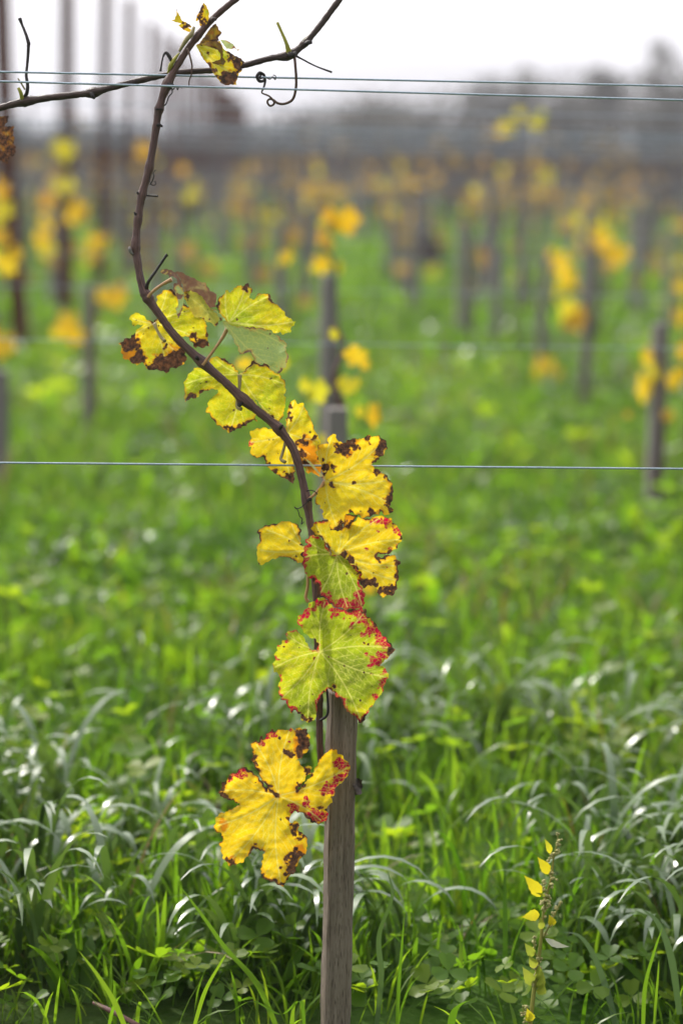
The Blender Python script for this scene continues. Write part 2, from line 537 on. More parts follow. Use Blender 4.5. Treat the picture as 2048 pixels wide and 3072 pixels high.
def build_ground():
    xs = np.concatenate([np.linspace(-4000, -60, 14), np.linspace(-50, 50, 81), np.linspace(60, 4000, 14)])
    ys = np.concatenate([np.linspace(-60, 1, 8), np.linspace(1.3, 60, 120), np.linspace(70, 4500, 26)])
    X, Y = np.meshgrid(xs, ys)
    Zz = np.where((np.abs(X) < 50) & (Y > 1) & (Y < 60), ground_h(X, Y), 0.0)
    V = np.stack([X.ravel(), Y.ravel(), Zz.ravel()], 1)
    nx, ny = len(xs), len(ys)
    i = np.arange(nx - 1)[None, :] + np.arange(ny - 1)[:, None] * nx
    F = np.stack([i, i + 1, i + 1 + nx, i + nx], -1).reshape(-1, 4)
    m, ns, ls = new_mat('soil_and_turf')
    tcd = ns.new('ShaderNodeTexCoord')
    n1 = N(ns, 'ShaderNodeTexNoise', Scale=2.5, Detail=6.0, Roughness=0.65)
    n2 = N(ns, 'ShaderNodeTexNoise', Scale=0.35, Detail=4.0)
    n3 = N(ns, 'ShaderNodeTexNoise', Scale=60.0, Detail=4.0)
    for n in (n1, n2, n3): ls.new(tcd.outputs['Object'], n.inputs['Vector'])
    soil = ramp(ns, ls, n3.outputs[0], [(0.3, (0.022, 0.014, 0.009)), (0.7, (0.08, 0.052, 0.030))])
    turf = ramp(ns, ls, n1.outputs[0], [(0.3, (0.020, 0.048, 0.008)), (0.7, (0.060, 0.13, 0.016))])
    c = mixc(ns, ls, mth(ns, ls, 'MULTIPLY', mth(ns, ls, 'SUBTRACT', n2.outputs[0], 0.30), 5.0, True), soil, turf)
    finish(ns, ls, c, 0.95, n3.outputs[0], 0.6, 0.02, spec=0.1)
    o = mesh_from('ground', V, F, m)
    tag(o, kind='structure')
    # long blue ridge
    m2 = plain('hill_slopes', (0.07, 0.085, 0.09), 0.95, 0, 0.3, 0.004, 0.1)
    xs = np.linspace(-1500, 1500, 160)
    prof = 62 + 12 * np.sin(xs / 260.0 + 1.2) + 9 * np.sin(xs / 110.0) + 16 * (fbm(xs / 160.0 + 40, xs * 0 + 3.2, 4) - 0.5) - np.clip(xs, 0, 400) * 0.03
    V, F = [], []
    steps = [(0, -2), (120, 0.35), (260, 0.75), (420, 1.0), (800, 0.6)]
    for j, (dy, s) in enumerate(steps):
        for i, x in enumerate(xs):
            V.append((x, 1500 + dy + 30 * vnoise(np.array(x / 90.0), np.array(j * 3.0)), s * prof[i] if s > 0 else -2))
    nx = len(xs)
    for j in range(len(steps) - 1):
        for i in range(nx - 1):
            F.append((j * nx + i, j * nx + i + 1, (j + 1) * nx + i + 1, (j + 1) * nx + i))
    o = mesh_from('hills', V, F, m2)
    tag(o, kind='structure')


build_ground()


def build_haze():
    bx = [(-1700, -40, -3.5), (1700, -40, -3.5), (1700, 2400, -3.5), (-1700, 2400, -3.5)]
    V = bx + [(x, y, 110) for x, y, z in bx]
    F = [(3, 2, 1, 0), (4, 5, 6, 7), (0, 1, 5, 4), (1, 2, 6, 5), (2, 3, 7, 6), (3, 0, 4, 7)]
    m, ns, ls = new_mat('air')
    o = ns.new('ShaderNodeOutputMaterial')
    v = ns.new('ShaderNodeVolumePrincipled')
    v.inputs['Color'].default_value = (0.92, 0.92, 1.0, 1)
    v.inputs['Density'].default_value = HAZE
    v.inputs['Anisotropy'].default_value = 0.2
    ls.new(v.outputs[0], o.inputs['Volume'])
    try: m.cycles.homogeneous_volume = True
    except Exception: pass
    h = mesh_from('haze', V, F, m, smooth=False)
    tag(h, kind='stuff')


HAZE = 0.0013
build_haze()

# ------------------------------------------------------------------ grass


def blades(bx, by, length, width, head, lean, droop, S=7, twist=None, tone=None, z0=None, expo=1.9):
    n = len(bx)
    s = np.linspace(0, 1, S + 1)[None, :]
    th = lean[:, None] + droop[:, None] * s ** expo
    dl = (length / S)[:, None]
    hx = np.concatenate([np.zeros((n, 1)), np.cumsum(np.sin((th[:, 1:] + th[:, :-1]) / 2) * dl, 1)], 1)
    hz = np.concatenate([np.zeros((n, 1)), np.cumsum(np.cos((th[:, 1:] + th[:, :-1]) / 2) * dl, 1)], 1)
    zz = ground_h(bx, by) if z0 is None else z0
    cx = bx[:, None] + hx * np.cos(head)[:, None]
    cy = by[:, None] + hx * np.sin(head)[:, None]
    cz = np.maximum(zz[:, None] + hz, 0.004)
    wprof = np.interp(s[0], [0, 0.15, 0.6, 0.86, 1.0], [0.6, 0.95, 1.0, 0.70, 0.03])[None, :] * width[:, None] * 0.5
    tw = head[:, None] + math.pi / 2 + (np.zeros(n) if twist is None else twist)[:, None] * s
    dx, dy = np.cos(tw) * wprof, np.sin(tw) * wprof
    V = np.empty((n, S + 1, 2, 3))
    V[:, :, 0] = np.stack([cx - dx, cy - dy, cz], -1)
    V[:, :, 1] = np.stack([cx + dx, cy + dy, cz + wprof * 0.25], -1)
    base = (np.arange(n) * (S + 1) * 2)[:, None] + (np.arange(S) * 2)[None, :]
    F = np.stack([base, base + 1, base + 3, base + 2], -1).reshape(-1, 4)
    T = np.repeat(tone if tone is not None else rng.random(n), (S + 1) * 2)
    return V.reshape(-1, 3), F, T


class Acc:
    def __init__(s): s.V, s.F, s.T, s.M, s.n = [], [], [], [], 0

    def add(s, vft, mi):
        v, f, t = vft
        s.V.append(v); s.F.append(f + s.n); s.T.append(t); s.M.append(np.full(len(f), mi)); s.n += len(v)

    def build(s, name, mats):
        o = mesh_from(name, np.concatenate(s.V), np.concatenate(s.F), mats, matidx=np.concatenate(s.M))
        attr(o, 'tone', np.concatenate(s.T))
        return o


def field(n, y0, y1, k=0.24, pad=0.6, power=1.0):
    """random ground points over the wedge the lens sees, with a margin either side"""
    y = y0 + (y1 - y0) * rng.random(n) ** power
    x = (rng.random(n) * 2 - 1) * (y * k + pad)
    return x, y


def scatter_grass():
    acc = Acc()

    def tufts(nt, per, y0, y1, L, W, lean, droop, mi, spread, S=7, power=1.0, tone=(0, 1), clump=0.0, twist=0.6, k=0.24, face=0.0, expo=1.9):
        nt = int(nt * 1.36)
        tx, ty = field(nt, y0, y1, k=k, power=power)
        if clump:
            keep = fbm(tx * 1.7 + 31, ty * 1.1 + 7, 3) + rng.normal(0, 0.08, len(tx)) > clump
            tx, ty = tx[keep], ty[keep]
        nt = len(tx)
        ts = np.repeat(0.75 + 0.5 * rng.random(nt), per)
        tt = np.repeat(rng.random(nt), per)
        n = nt * per
        r = np.abs(rng.normal(0, spread, n)); a = rng.random(n) * 6.283
        bx = np.repeat(tx, per) + r * np.cos(a); by = np.repeat(ty, per) + r * np.sin(a)
        head = np.where(rng.random(n) < face, -math.pi / 2 + rng.normal(0, 0.8, n), a + rng.normal(0, 0.7, n))
        ln = (L[0] + (L[1] - L[0]) * rng.random(n)) * ts
        wd = W[0] + (W[1] - W[0]) * rng.random(n)
        le = np.abs(rng.normal(lean[0], lean[1], n)); dr = droop[0] + (droop[1] - droop[0]) * rng.random(n)
        tn = np.clip(tone[0] + (tone[1] - tone[0]) * (0.55 * tt + 0.45 * rng.random(n)), 0, 1)
        acc.add(blades(bx, by, ln, wd, head, le, dr, S, rng.normal(0, twist, n), tn, expo=expo), mi)

    # near: broad arching bluish blades, upright green ones, then short filler
    tufts(330, 8, 3.16, 4.8, (0.17, 0.32), (0.0080, 0.0135), (0.14, 0.12), (1.6, 2.8), 1, 0.03, 13, 1.35, tone=(0.45, 1.0), clump=0.44, twist=0.25, face=0.8, expo=2.2)
    tufts(470, 9, 3.14, 5.4, (0.07, 0.19), (0.004, 0.0075), (0.16, 0.14), (0.2, 1.5), 0, 0.035, 8, 1.15, twist=0.4)
    tufts(620, 9, 2.95, 5.2, (0.04, 0.12), (0.003, 0.006), (0.35, 0.3), (0.2, 1.2), 0, 0.06, 5, 1.0, tone=(0.3, 1.0))
    tufts(480, 6, 3.05, 5.4, (0.05, 0.13), (0.010, 0.022), (0.55, 0.3), (0.3, 1.3), 3, 0.02, 6, 1.0, clump=0.42, tone=(0.1, 1.0))
    tufts(90, 4, 3.05, 5.0, (0.10, 0.22), (0.002, 0.004), (0.7, 0.4), (0.3, 1.0), 2, 0.05, 6)
    # middle distance: shorter turf with leafy clumps and silver tussocks
    tufts(520, 8, 4.8, 11.5, (0.09, 0.20), (0.008, 0.013), (0.18, 0.15), (1.6, 2.8), 1, 0.045, 10, 1.2, clump=0.47, face=0.55, expo=2.1)
    tufts(3300, 9, 5.0, 11.0, (0.05, 0.16), (0.006, 0.010), (0.25, 0.2), (0.2, 1.3), 0, 0.08, 5, 1.1)
    tufts(1300, 6, 4.8, 11.0, (0.06, 0.16), (0.020, 0.042), (0.5, 0.3), (0.3, 1.3), 3, 0.03, 5, 1.1, clump=0.45, tone=(0.1, 1.0))
    tufts(260, 5, 5.0, 14.0, (0.12, 0.26), (0.004, 0.007), (0.5, 0.35), (0.3, 1.0), 2, 0.06, 5)
    # far
    tufts(650, 8, 10.0, 24.0, (0.10, 0.26), (0.010, 0.018), (0.3, 0.3), (1.0, 2.4), 1, 0.10, 5, 1.2, clump=0.45, face=0.4)
    tufts(5500, 8, 10.0, 26.0, (0.05, 0.15), (0.012, 0.022), (0.35, 0.3), (0.2, 1.2), 0, 0.15, 4, 1.1)
    tufts(1100, 6, 10.0, 24.0, (0.08, 0.18), (0.04, 0.08), (0.5, 0.3), (0.3, 1.3), 3, 0.05, 4, 1.1, clump=0.47)
    tufts(5000, 7, 24.0, 70.0, (0.08, 0.20), (0.03, 0.06), (0.4, 0.3), (0.2, 1.0), 0, 0.3, 3, 1.2)

    # a few tall single blades standing in the plane of focus (view pixel tracks)
    def blade_path(pts, depth, w0, mi, tone, curl=0.0):
        c = np.array(catmull([np.array(D(x, y, depth)) for x, y in pts], 8))
        n = len(c)
        t = np.linspace(0, 1, n)
        wd = np.interp(t, [0, 0.3, 0.8, 1], [0.8, 1, 0.55, 0.04]) * w0 * 0.5
        side = np.array([[0.95, 0.25, 0.15]]) * wd[:, None]
        V = np.stack([c - side, c + side], 1).reshape(-1, 3)
        b = np.arange(n - 1) * 2
        F = np.stack([b, b + 1, b + 3, b + 2], -1)
        acc.add((V, F, np.full(len(V), tone)), mi)

    blade_path([(300, 2390), (262, 2300), (225, 2240), (180, 2182)], 2.98, 0.007, 0, 0.85)
    blade_path([(440, 2380), (470, 2280), (505, 2215), (520, 2190)], 3.00, 0.006, 0, 0.8)
    blade_path([(700, 2380), (690, 2300), (645, 2330), (580, 2300), (520, 2330)], 2.97, 0.005, 0, 0.4)
    blade_path([(668, 2390), (672, 2330), (678, 2300)], 2.97, 0.006, 0, 0.8)
    blade_path([(910, 2390), (915, 2270), (922, 2180), (928, 2100)], 2.99, 0.005, 0, 0.45)
    blade_path([(1030, 2400), (1040, 2330), (1060, 2305), (1098, 2292)], 2.98, 0.011, 0, 0.35)
    blade_path([(1475, 2390), (1480, 2270), (1500, 2190), (1520, 2130)], 3.02, 0.006, 0, 0.7)
    blade_path([(1500, 2390), (1505, 2300), (1510, 2240), (1512, 2205)], 3.0, 0.004, 0, 0.8)
    blade_path([(860, 2390), (875, 2250), (870, 2150), (900, 2060), (890, 2000)], 3.12, 0.008, 1, 0.6)
    blade_path([(640, 2370), (590, 2260), (520, 2180), (470, 2110), (410, 2030)], 3.1, 0.008, 0, 0.55)
    blade_path([(1420, 2390), (1400, 2300), (1365, 2200), (1330, 2150), (1290, 2140)], 3.15, 0.009, 1, 0.7)
    blade_path([(1560, 2330), (1540, 2200), (1510, 2120), (1470, 2085)], 3.1, 0.010, 1, 0.7)
    o = acc.build('grass', [M_GRASS, M_GRASS_BLUE, M_STRAW, M_CLOVER])
    tag(o, kind='stuff')


scatter_grass()


def scatter_clover():
    V, F, T = [], [], []

    def patch(n, y0, y1, r0, r1, hmax, k=0.2, tone=(0.35, 1.0)):
        x, y = field(n, y0, y1, k)
        keep = fbm(x * 2.1 + 3, y * 1.6 + 11, 3) + rng.normal(0, 0.07, n) > 0.47
        x, y = x[keep], y[keep]
        for bx, by in zip(x, y):
            h = hmax * (0.25 + 0.75 * random.random())
            r = r0 + (r1 - r0) * random.random()
            tn = tone[0] + (tone[1] - tone[0]) * random.random()
            a0 = random.random() * 6.28
            c = Vector((bx, by, h))
            nrm = Vector((random.gauss(0, 0.35), random.gauss(0, 0.35), 1)).normalized()
            ax = nrm.orthogonal().normalized(); ay = nrm.cross(ax)
            for q in range(3):
                a = a0 + q * 2.094
                d = ax * math.cos(a) + ay * math.sin(a)
                s = nrm.cross(d)
                b = len(V)
                lift = nrm * r * random.uniform(-0.1, 0.25)
                V.append(c)
                for u, v_, l in ((0.35, -0.38, .15), (0.8, -0.52, .3), (1.08, -0.25, .2), (1.02, 0.0, .1), (1.08, 0.25, .2), (0.8, 0.52, .3), (0.35, 0.38, .15)):
                    V.append(c + d * (r * u) + s * (r * v_) + lift * (u) + nrm * (r * l * 0.6))
                for k_ in range(1, 7):
                    F.append((b, b + k_, b + k_ + 1))
                T.extend([tn] * 8)

    patch(1500, 3.0, 3.9, 0.012, 0.028, 0.10)
    patch(2200, 3.6, 6.5, 0.016, 0.036, 0.15)
    patch(2000, 6.0, 13.0, 0.022, 0.050, 0.16)
    o = mesh_from('clover', np.array([tuple(v) for v in V]), np.array(F), M_CLOVER)
    attr(o, 'tone', T)
    tag(o, kind='stuff')


scatter_clover()

# ------------------------------------------------------------------ stakes


def stake_geo(base, top, wx, rot, chamfer=0.003, seg=24, wob=0.0004):
    """square sawn stake with slightly worn arrises"""
    base = np.array(base); top = np.array(top)
    h = wx / 2
    prof = [(-h + chamfer, -h), (h - chamfer, -h), (h, -h + chamfer), (h, h - chamfer), (h - chamfer, h), (-h + chamfer, h), (-h, h - chamfer), (-h, -h + chamfer)]
    V, F = [], []
    c, s = math.cos(rot), math.sin(rot)
    for i in range(seg + 1):
        t = i / seg
        p = base + (top - base) * t
        for k, (x, y) in enumerate(prof):
            q = 1 + (random.gauss(0, wob / h) if 0 < i < seg else 0)
            V.append((p[0] + (x * c - y * s) * q, p[1] + (x * s + y * c) * q, p[2]))
    n = len(prof)
    for i in range(seg):
        for k in range(n):
            k2 = (k + 1) % n
            F.append((i * n + k, i * n + k2, (i + 1) * n + k2, (i + 1) * n + k))
    F.append(tuple(range(n - 1, -1, -1)))
    # worn top
    b = len(V)
    for k, (x, y) in enumerate(prof):
        V.append((top[0] + (x * c - y * s) * 0.9, top[1] + (x * s + y * c) * 0.9, top[2] + 0.002))
    for k in range(n):
        k2 = (k + 1) % n
        F.append((seg * n + k, seg * n + k2, b + k2, b + k))
    F.append(tuple(b + k for k in range(n)))
    return V, F


def stake(base, top, wx, rot, label, mat, group=None, seg=10):
    V, F = stake_geo((0, 0, -0.15), (top[0] - base[0], top[1] - base[1], top[2]), wx, rot, seg=seg)
    o = mesh_from('wooden_stake', V, F, mat, smooth=False)
    o.location = (base[0], base[1], 0)
    tag(o, label, 'stake', group)
    return o


# the near stake: top edge at view y 1590, seen a little from its left
ptop = D(786, 1588, 3.022)
s0 = stake((ptop.x, ptop.y, 0), (ptop.x, ptop.y, ptop.z), 0.0335, R(13), 'sharp weathered grey square stake beside the vine in front', M_STAKE, seg=26)


def bg_stake(x, ytop, d, label, wx=0.04, lean=(0, 0), group='blurred wooden stakes behind the vine', ybase=None, mat=None):
    g = ground_at(x, d, ytop + 500 / d)
    t = D(x, ytop, Z0 * d)
    return stake((g.x, g.y, 0), (g.x + lean[0], g.y + lean[1], max(0.2, t.z)), wx, random.uniform(0, 0.6), label, mat or M_STAKE_BG, group, seg=4)


bg_stake(768, 935, 1.675, 'blurred grey stake top rising just behind the big yellow leaf')
bg_stake(752, 630, 2.35, 'blurred dark stake under the bright yellow cluster at the middle')
bg_stake(205, 655, 3.18, 'blurred stake between two orange leaves left of the bent cane')
bg_stake(1508, 742, 2.5, 'large blurred grey stake crossing the low wire at the far right', 0.047)
bg_stake(1345, 640, 3.5, 'thin blurred stake with amber leaves on its left, right of centre', 0.035)
bg_stake(1238, 585, 4.1, 'blurred stake leaning above a single gold leaf', 0.042, (0.03, 0))
bg_stake(1143, 568, 4.8, 'blurred dark bare stake without leaves in the grass right of centre', 0.05)
bg_stake(1537, 525, 5.4, 'tall blurred stake at right, just behind the large grey one', 0.055)
bg_stake(4, 850, 2.6, 'blurred grey stake cut by the left edge of the photo', 0.045)
bg_stake(1362, 560, 5.0, 'small blurred stake under the slanting gold leaves at right', 0.045)
bg_stake(1098, 545, 6.2, 'faint small stake left of the dark bare stake', 0.05)
bg_stake(1455, 560, 6.6, 'faint small stake between the two right hand stakes', 0.05)

# ------------------------------------------------------------------ tall rusty posts marching away on the left
ORD = ['nearest tall rusty post, at the left edge', 'second tall rusty post from the left edge', 'third tall rusty post from the left edge',
       'fourth tall rusty post from the left edge', 'fifth tall rusty post, just left of the bent cane', 'sixth tall rusty post, just right of the bent cane',
       'seventh tall rusty post, right of the bent cane', 'eighth tall rusty post from the left edge', 'ninth tall rusty post from the left edge']
for k in range(26):
    d = 4.42 + 1.06 * k
    x = 655 - 620 * 4.42 / d
    g = ground_at(x, d)
    hgt = 2.5 + 0.02 * k + random.uniform(-0.12, 0.12)
    lx = (-0.09 if k == 0 else random.uniform(-0.03, 0.03))
    pts = [np.array((g.x + 0.06 * (k == 0), g.y, -0.2)), np.array((g.x + lx * 0.4, g.y, 1.0)), np.array((g.x + lx, g.y, hgt))]
    # open steel profile: web plus two flanges
    V, F = [], []
    wv, fl, th = 0.044, 0.022, 0.004
    prof = [(-wv, -fl), (-wv + th, -fl), (-wv + th, -th), (wv - th, -th), (wv - th, -fl), (wv, -fl), (wv, fl), (wv - th, fl), (wv - th, th), (-wv + th, th), (-wv + th, fl), (-wv, fl)]
    cc = catmull(pts, 5)
    for p in cc:
        for a, b in prof: V.append((p[0] + a, p[1] + b, p[2]))
    n = len(prof)
    for i in range(len(cc) - 1):
        for q in range(n):
            q2 = (q + 1) % n
            F.append((i * n + q, i * n + q2, (i + 1) * n + q2, (i + 1) * n + q))
    F.append(tuple(range(n - 1, -1, -1))); F.append(tuple((len(cc) - 1) * n + q for q in range(n)))
    o = mesh_from('trellis_post', V, F, M_RUST, smooth=False, loc=(g.x, g.y, 0))
    tag(o, ORD[k] if k < len(ORD) else 'distant rusty post at the far end of the post line on the left', 'post', 'rusty trellis posts receding on the left')

# ------------------------------------------------------------------ wires
ROWDIR = Vector((math.cos(R(5.5)), math.sin(R(5.5)), 0))


def wire(p, q, r, label, group, sag=0.0):
    p = np.array(p); q = np.array(q)
    pts = []
    for t in np.linspace(0, 1, 15):
        c = p + (q - p) * t
        c[2] -= sag * 4 * t * (1 - t)
        pts.append(c)
    o = tubes('trellis_wire', [(pts, r)], M_WIRE, sides=10, loc=tuple(p))
    tag(o, label, 'wire', group)
    return o


def near_wire(yl, yr, dl, dr, label, bend=0):
    a, b = D(0, yl, dl), D(1568, yr, dr)
    e = (b - a)
    return wire(a - e * 0.9, b + e * 0.9, 0.00125, label, 'sharp wires of the near row')


near_wire(165, 198, 2.985, 3.065, 'sharp upper steel wire passing behind both canes, upper of the top pair')
near_wire(187, 230, 2.945, 3.025, 'sharp steel wire crossing in front of the canes, lower of the top pair')
near_wire(1063, 1077, 2.975, 3.055, 'sharp steel wire behind the yellow leaves at mid height')

rows = [5.05, 7.1, 9.4, 11.5, 13.5, 16.5, 19.8, 23.0, 26.2, 29.5]
for i, dist in enumerate(rows):
    c = Vector((0, dist, 0))
    hw = dist * 0.3 + 1.0
    for j, z in enumerate((1.235, 1.205, 0.755) if i < 2 else (1.235, 1.205, 0.755, 1.0)):
        z += random.uniform(-0.01, 0.01)
        a = c - ROWDIR * hw + Vector((0, 0, z)); b = c + ROWDIR * hw + Vector((0, 0, z))
        lab = [('blurred upper wire of the second row below the sharp pair', 'blurred lower wire of the top pair in second row', 'blurred low wire across the grass behind the bent cane')[min(j, 2)],
               'faint blurred wire among the stacked wires of the far rows'][min(i, 1)]
        wire(a, b, 0.0010 if i == 0 else 0.0012, lab, 'blurred wires of the second row' if i == 0 else 'faint wires of the far rows', 0.01)

# ------------------------------------------------------------------ background vines with a few autumn leaves


def leaf_shape(nrad=44):
    """five lobed, toothed outline, radius about 1"""
    tips = [(-90, 1.0), (-30, 0.92), (-150, 0.92), (30, 0.75), (150, 0.75)]
    pts = []
    for i in range(nrad):
        a = 360 * i / nrad - 90
        r = 0.5
        for ta, tr in tips:
            da = abs((a - ta + 180) % 360 - 180)
            r = max(r, tr * (1 - (da / 42.0) ** 1.5 * 0.55) if da < 42 else 0.5)
        if abs((a - 90 + 180) % 360 - 180) < 16: r = 0.12
        r *= 1 + (0.07 if i % 2 else -0.03)
        pts.append((r * math.cos(R(a)), r * math.sin(R(a))))
    return pts


LS = leaf_shape()


def bg_leaf(parent, c, r, mat, sx=1.0, rot=0.0, tilt=0.5, label=None):
    n = len(LS)
    V = [(0, 0, 0)]
    for f in (0.5, 1.0):
        for x, y in LS: V.append((x * f, y * f, 0))
    F = [(0, 1 + i, 1 + (i + 1) % n) for i in range(n)]
    F += [(1 + i, 1 + n + i, 1 + n + (i + 1) % n, 1 + (i + 1) % n) for i in range(n)]
    V = np.array(V)
    V[:, 2] = 0.45 * (V[:, 0] ** 2 - 0.6 * V[:, 1] ** 2) + 0.06 * np.sin(V[:, 0] * 5 + r * 900) + 0.1 * V[:, 1] * V[:, 0]
    ca, sa = math.cos(rot), math.sin(rot)
    x = (V[:, 0] * ca - V[:, 1] * sa) * sx; y = V[:, 0] * sa + V[:, 1] * ca; z = V[:, 2]
    t = random.uniform(-tilt, tilt); u = random.uniform(-tilt, tilt)
    # stand the leaf upright facing the lens, then tilt
    X = x; Y = -z + y * math.sin(t) + x * math.sin(u); Z = y * math.cos(t)
    W = np.stack([X, Y, Z], 1) * r + np.array(c)
    o = mesh_from('leaf', W, F, mat, parent)
    return o


def ragged(leaves):
    res = []
    for (x, y, r, mi, sx) in leaves:
        res.append((x, y, r, mi, sx))
        if r > 21:
            for q in range(random.choice((1, 1, 2))):
                a = random.uniform(0, 6.28)
                res.append((x + math.cos(a) * r * 0.75, y + math.sin(a) * r * 0.85, r * random.uniform(0.45, 0.7), random.choice((mi, mi, 1)), random.uniform(0.5, 0.9)))
    return res


def bg_vine(label, d, xs, leaves, group='blurred young vines in the rows behind', jitter=0.01):
    """xs: stem track in view pixels from low to high; leaves: (x, y, r, material, stretch)"""
    g = ground_at(xs[0][0], d)
    root = thing('grape_vine', label, 'vine', (g.x, g.y, 0), group)
    pts = [np.array((g.x, g.y, -0.02))] + [np.array(D(x, y, Z0 * d)) for x, y in xs]
    tubes('stem', [(catmull(pts, 4), [0.009, 0.006, 0.0035])], M_BARK, root, 6)
    for (x, y, r, mi, sx) in ragged(leaves):
        dd = d * (1 + random.uniform(-jitter, jitter))
        far = d > 5.8
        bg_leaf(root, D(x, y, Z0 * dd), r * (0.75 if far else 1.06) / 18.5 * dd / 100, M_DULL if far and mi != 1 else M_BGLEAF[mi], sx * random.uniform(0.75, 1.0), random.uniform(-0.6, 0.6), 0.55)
    return root


bg_vine('blurred vine with broad lime and gold leaves right behind the main vine', 1.70, [(780, 1200), (790, 960), (765, 870), (792, 800), (770, 740)],
        [(728, 893, 40, 1, 1), (858, 945, 40, 0, 0.62), (820, 812, 34, 0, 1.1), (800, 880, 30, 1, 0.9), (648, 828, 24, 1, 0.9), (563, 830, 22, 0, 1), (768, 762, 20, 1, 0.8), (742, 1005, 20, 1, 0.7), (850, 1345, 22, 0, 1)])
bg_vine('blurred vine topped by a bright yellow cluster above the middle stake', 2.35, [(775, 900), (770, 700), (765, 600), (740, 560), (770, 500)],
        [(790, 500, 44, 0, 0.95), (752, 490, 30, 2, 0.9), (742, 540, 32, 2, 0.7), (657, 584, 26, 0, 1), (738, 600, 30, 0, 1), (775, 610, 20, 1, 1)])
bg_vine('blurred vine with two square orange leaves left of the bent cane', 3.15, [(215, 900), (212, 760), (230, 700), (240, 650)],
        [(158, 738, 44, 0, 0.95), (263, 672, 42, 0, 0.9), (175, 765, 26, 0, 1)])
bg_vine('blurred vine with gold leaves hugging the large grey stake at right', 2.47, [(1520, 1000), (1516, 880), (1500, 800)],
        [(1483, 812, 32, 0, 0.55), (1480, 880, 48, 0, 0.55), (1545, 868, 32, 0, 1), (1566, 800, 28, 0, 0.7), (1532, 950, 20, 2, 1), (1470, 1188, 14, 2, 0.8), (1440, 950, 12, 2, 0.9)])
bg_vine('blurred vine with lime and amber leaves beside the thin stake', 3.45, [(1348, 800), (1340, 700), (1310, 660)],
        [(1300, 705, 32, 1, 1), (1322, 728, 38, 2, 0.8), (1325, 715, 26, 0, 1)])
bg_vine('blurred vine with gold leaves above the leaning stake and one below', 4.05, [(1240, 800), (1250, 690), (1280, 620)],
        [(1285, 598, 34, 0, 0.9), (1302, 640, 32, 0, 0.9), (1290, 660, 26, 1, 1), (1250, 838, 42, 0, 0.85), (1245, 865, 28, 2, 1)])
bg_vine('blurred vine with two slanting gold leaves at right', 4.6, [(1365, 700), (1365, 610), (1385, 560)],
        [(1385, 555, 32, 0, 0.9), (1412, 585, 34, 0, 0.8)])
bg_vine('blurred vine with leaves cut by the right edge', 5.0, [(1560, 700), (1560, 600)],
        [(1562, 650, 28, 0, 0.9), (1564, 718, 30, 0, 0.9), (1555, 600, 16, 1, 1)])
bg_vine('blurred vine with gold leaves cut by the left edge', 2.75, [(-10, 850), (-5, 720), (5, 600), (8, 470)],
        [(6, 785, 44, 0, 0.9), (18, 598, 40, 0, 0.9), (12, 475, 34, 1, 0.9), (5, 540, 26, 2, 1), (8, 430, 24, 2, 1)])
bg_vine('blurred vine with lime leaves climbing the second rusty post', 4.6, [(140, 600), (150, 470), (150, 400), (148, 330)],
        [(98, 540, 34, 0, 0.7), (148, 420, 32, 1, 1.1), (186, 478, 34, 0, 1), (148, 335, 30, 1, 1.1), (105, 500, 18, 0, 1)])
bg_vine('blurred vine with one long gold leaf at the third rusty post', 4.5, [(220, 700), (218, 600), (212, 540)],
        [(215, 545, 30, 0, 0.75), (216, 580, 30, 0, 0.75), (185, 500, 20, 0, 1)])
bg_vine('faint vine with a small round leaf right of the bent cane', 6.0, [(440, 650), (438, 560), (440, 440)],
        [(440, 580, 26, 0, 1), (438, 440, 30, 1, 1), (405, 490, 28, 2, 1), (400, 520, 22, 0, 1)])
bg_vine('faint tall amber vine between the bent cane and the middle', 7.0, [(556, 560), (552, 470), (548, 380)],
        [(552, 385, 36, 2, 0.8), (550, 430, 40, 2, 0.8), (565, 478, 44, 0, 1), (590, 482, 34, 0, 1), (530, 470, 30, 2, 1)])
bg_vine('faint yellow vine above the bright middle cluster', 7.2, [(750, 520), (748, 450), (745, 410)],
        [(745, 425, 46, 0, 1.1), (720, 440, 34, 2, 1), (775, 440, 34, 0, 1), (740, 470, 28, 2, 1)])
bg_vine('faint amber column of leaves right of the middle', 7.0, [(938, 560), (934, 460), (925, 370)],
        [(922, 375, 32, 2, 0.8), (926, 410, 34, 2, 0.8), (932, 445, 40, 2, 0.9), (940, 480, 44, 0, 0.8), (905, 480, 22, 1, 1), (950, 500, 28, 2, 1)])
bg_vine('blurred vine shoot with high lime leaves against the dark trees', 4.5, [(1190, 560), (1195, 420), (1185, 330), (1190, 260)],
        [(1165, 290, 21, 1, 1.1), (1150, 300, 16, 0, 1), (1192, 258, 18, 1, 1.1), (1232, 282, 20, 1, 1), (1240, 262, 13, 1, 1)])
bg_vine('faint vine with two small high leaves left of the lime ones', 6.0, [(1030, 560), (1035, 430), (1005, 330)],
        [(1004, 322, 20, 0, 1), (1040, 360, 24, 0, 1)])
bg_vine('faint vine with a round amber leaf in the far rows', 6.8, [(1112, 560), (1110, 470), (1100, 400)],
        [(1110, 452, 34, 2, 1), (1118, 430, 24, 0, 1), (1090, 470, 30, 2, 0.8), (1070, 545, 20, 0, 1), (1130, 480, 26, 2, 1)])
bg_vine('faint bushy amber vine below the high lime leaves', 7.0, [(1232, 560), (1230, 460), (1228, 380)],
        [(1230, 378, 28, 0, 1), (1215, 430, 36, 2, 0.8), (1255, 400, 32, 1, 1), (1250, 440, 36, 2, 1), (1220, 470, 28, 2, 1), (1280, 450, 28, 2, 1)])
bg_vine('faint bushy yellow vine above the slanting gold leaves', 7.0, [(1370, 560), (1372, 480), (1370, 420)],
        [(1368, 445, 46, 0, 1), (1340, 460, 40, 2, 1), (1400, 440, 40, 0, 1), (1380, 490, 38, 1, 1), (1420, 480, 30, 2, 1), (1330, 500, 30, 1, 1)])

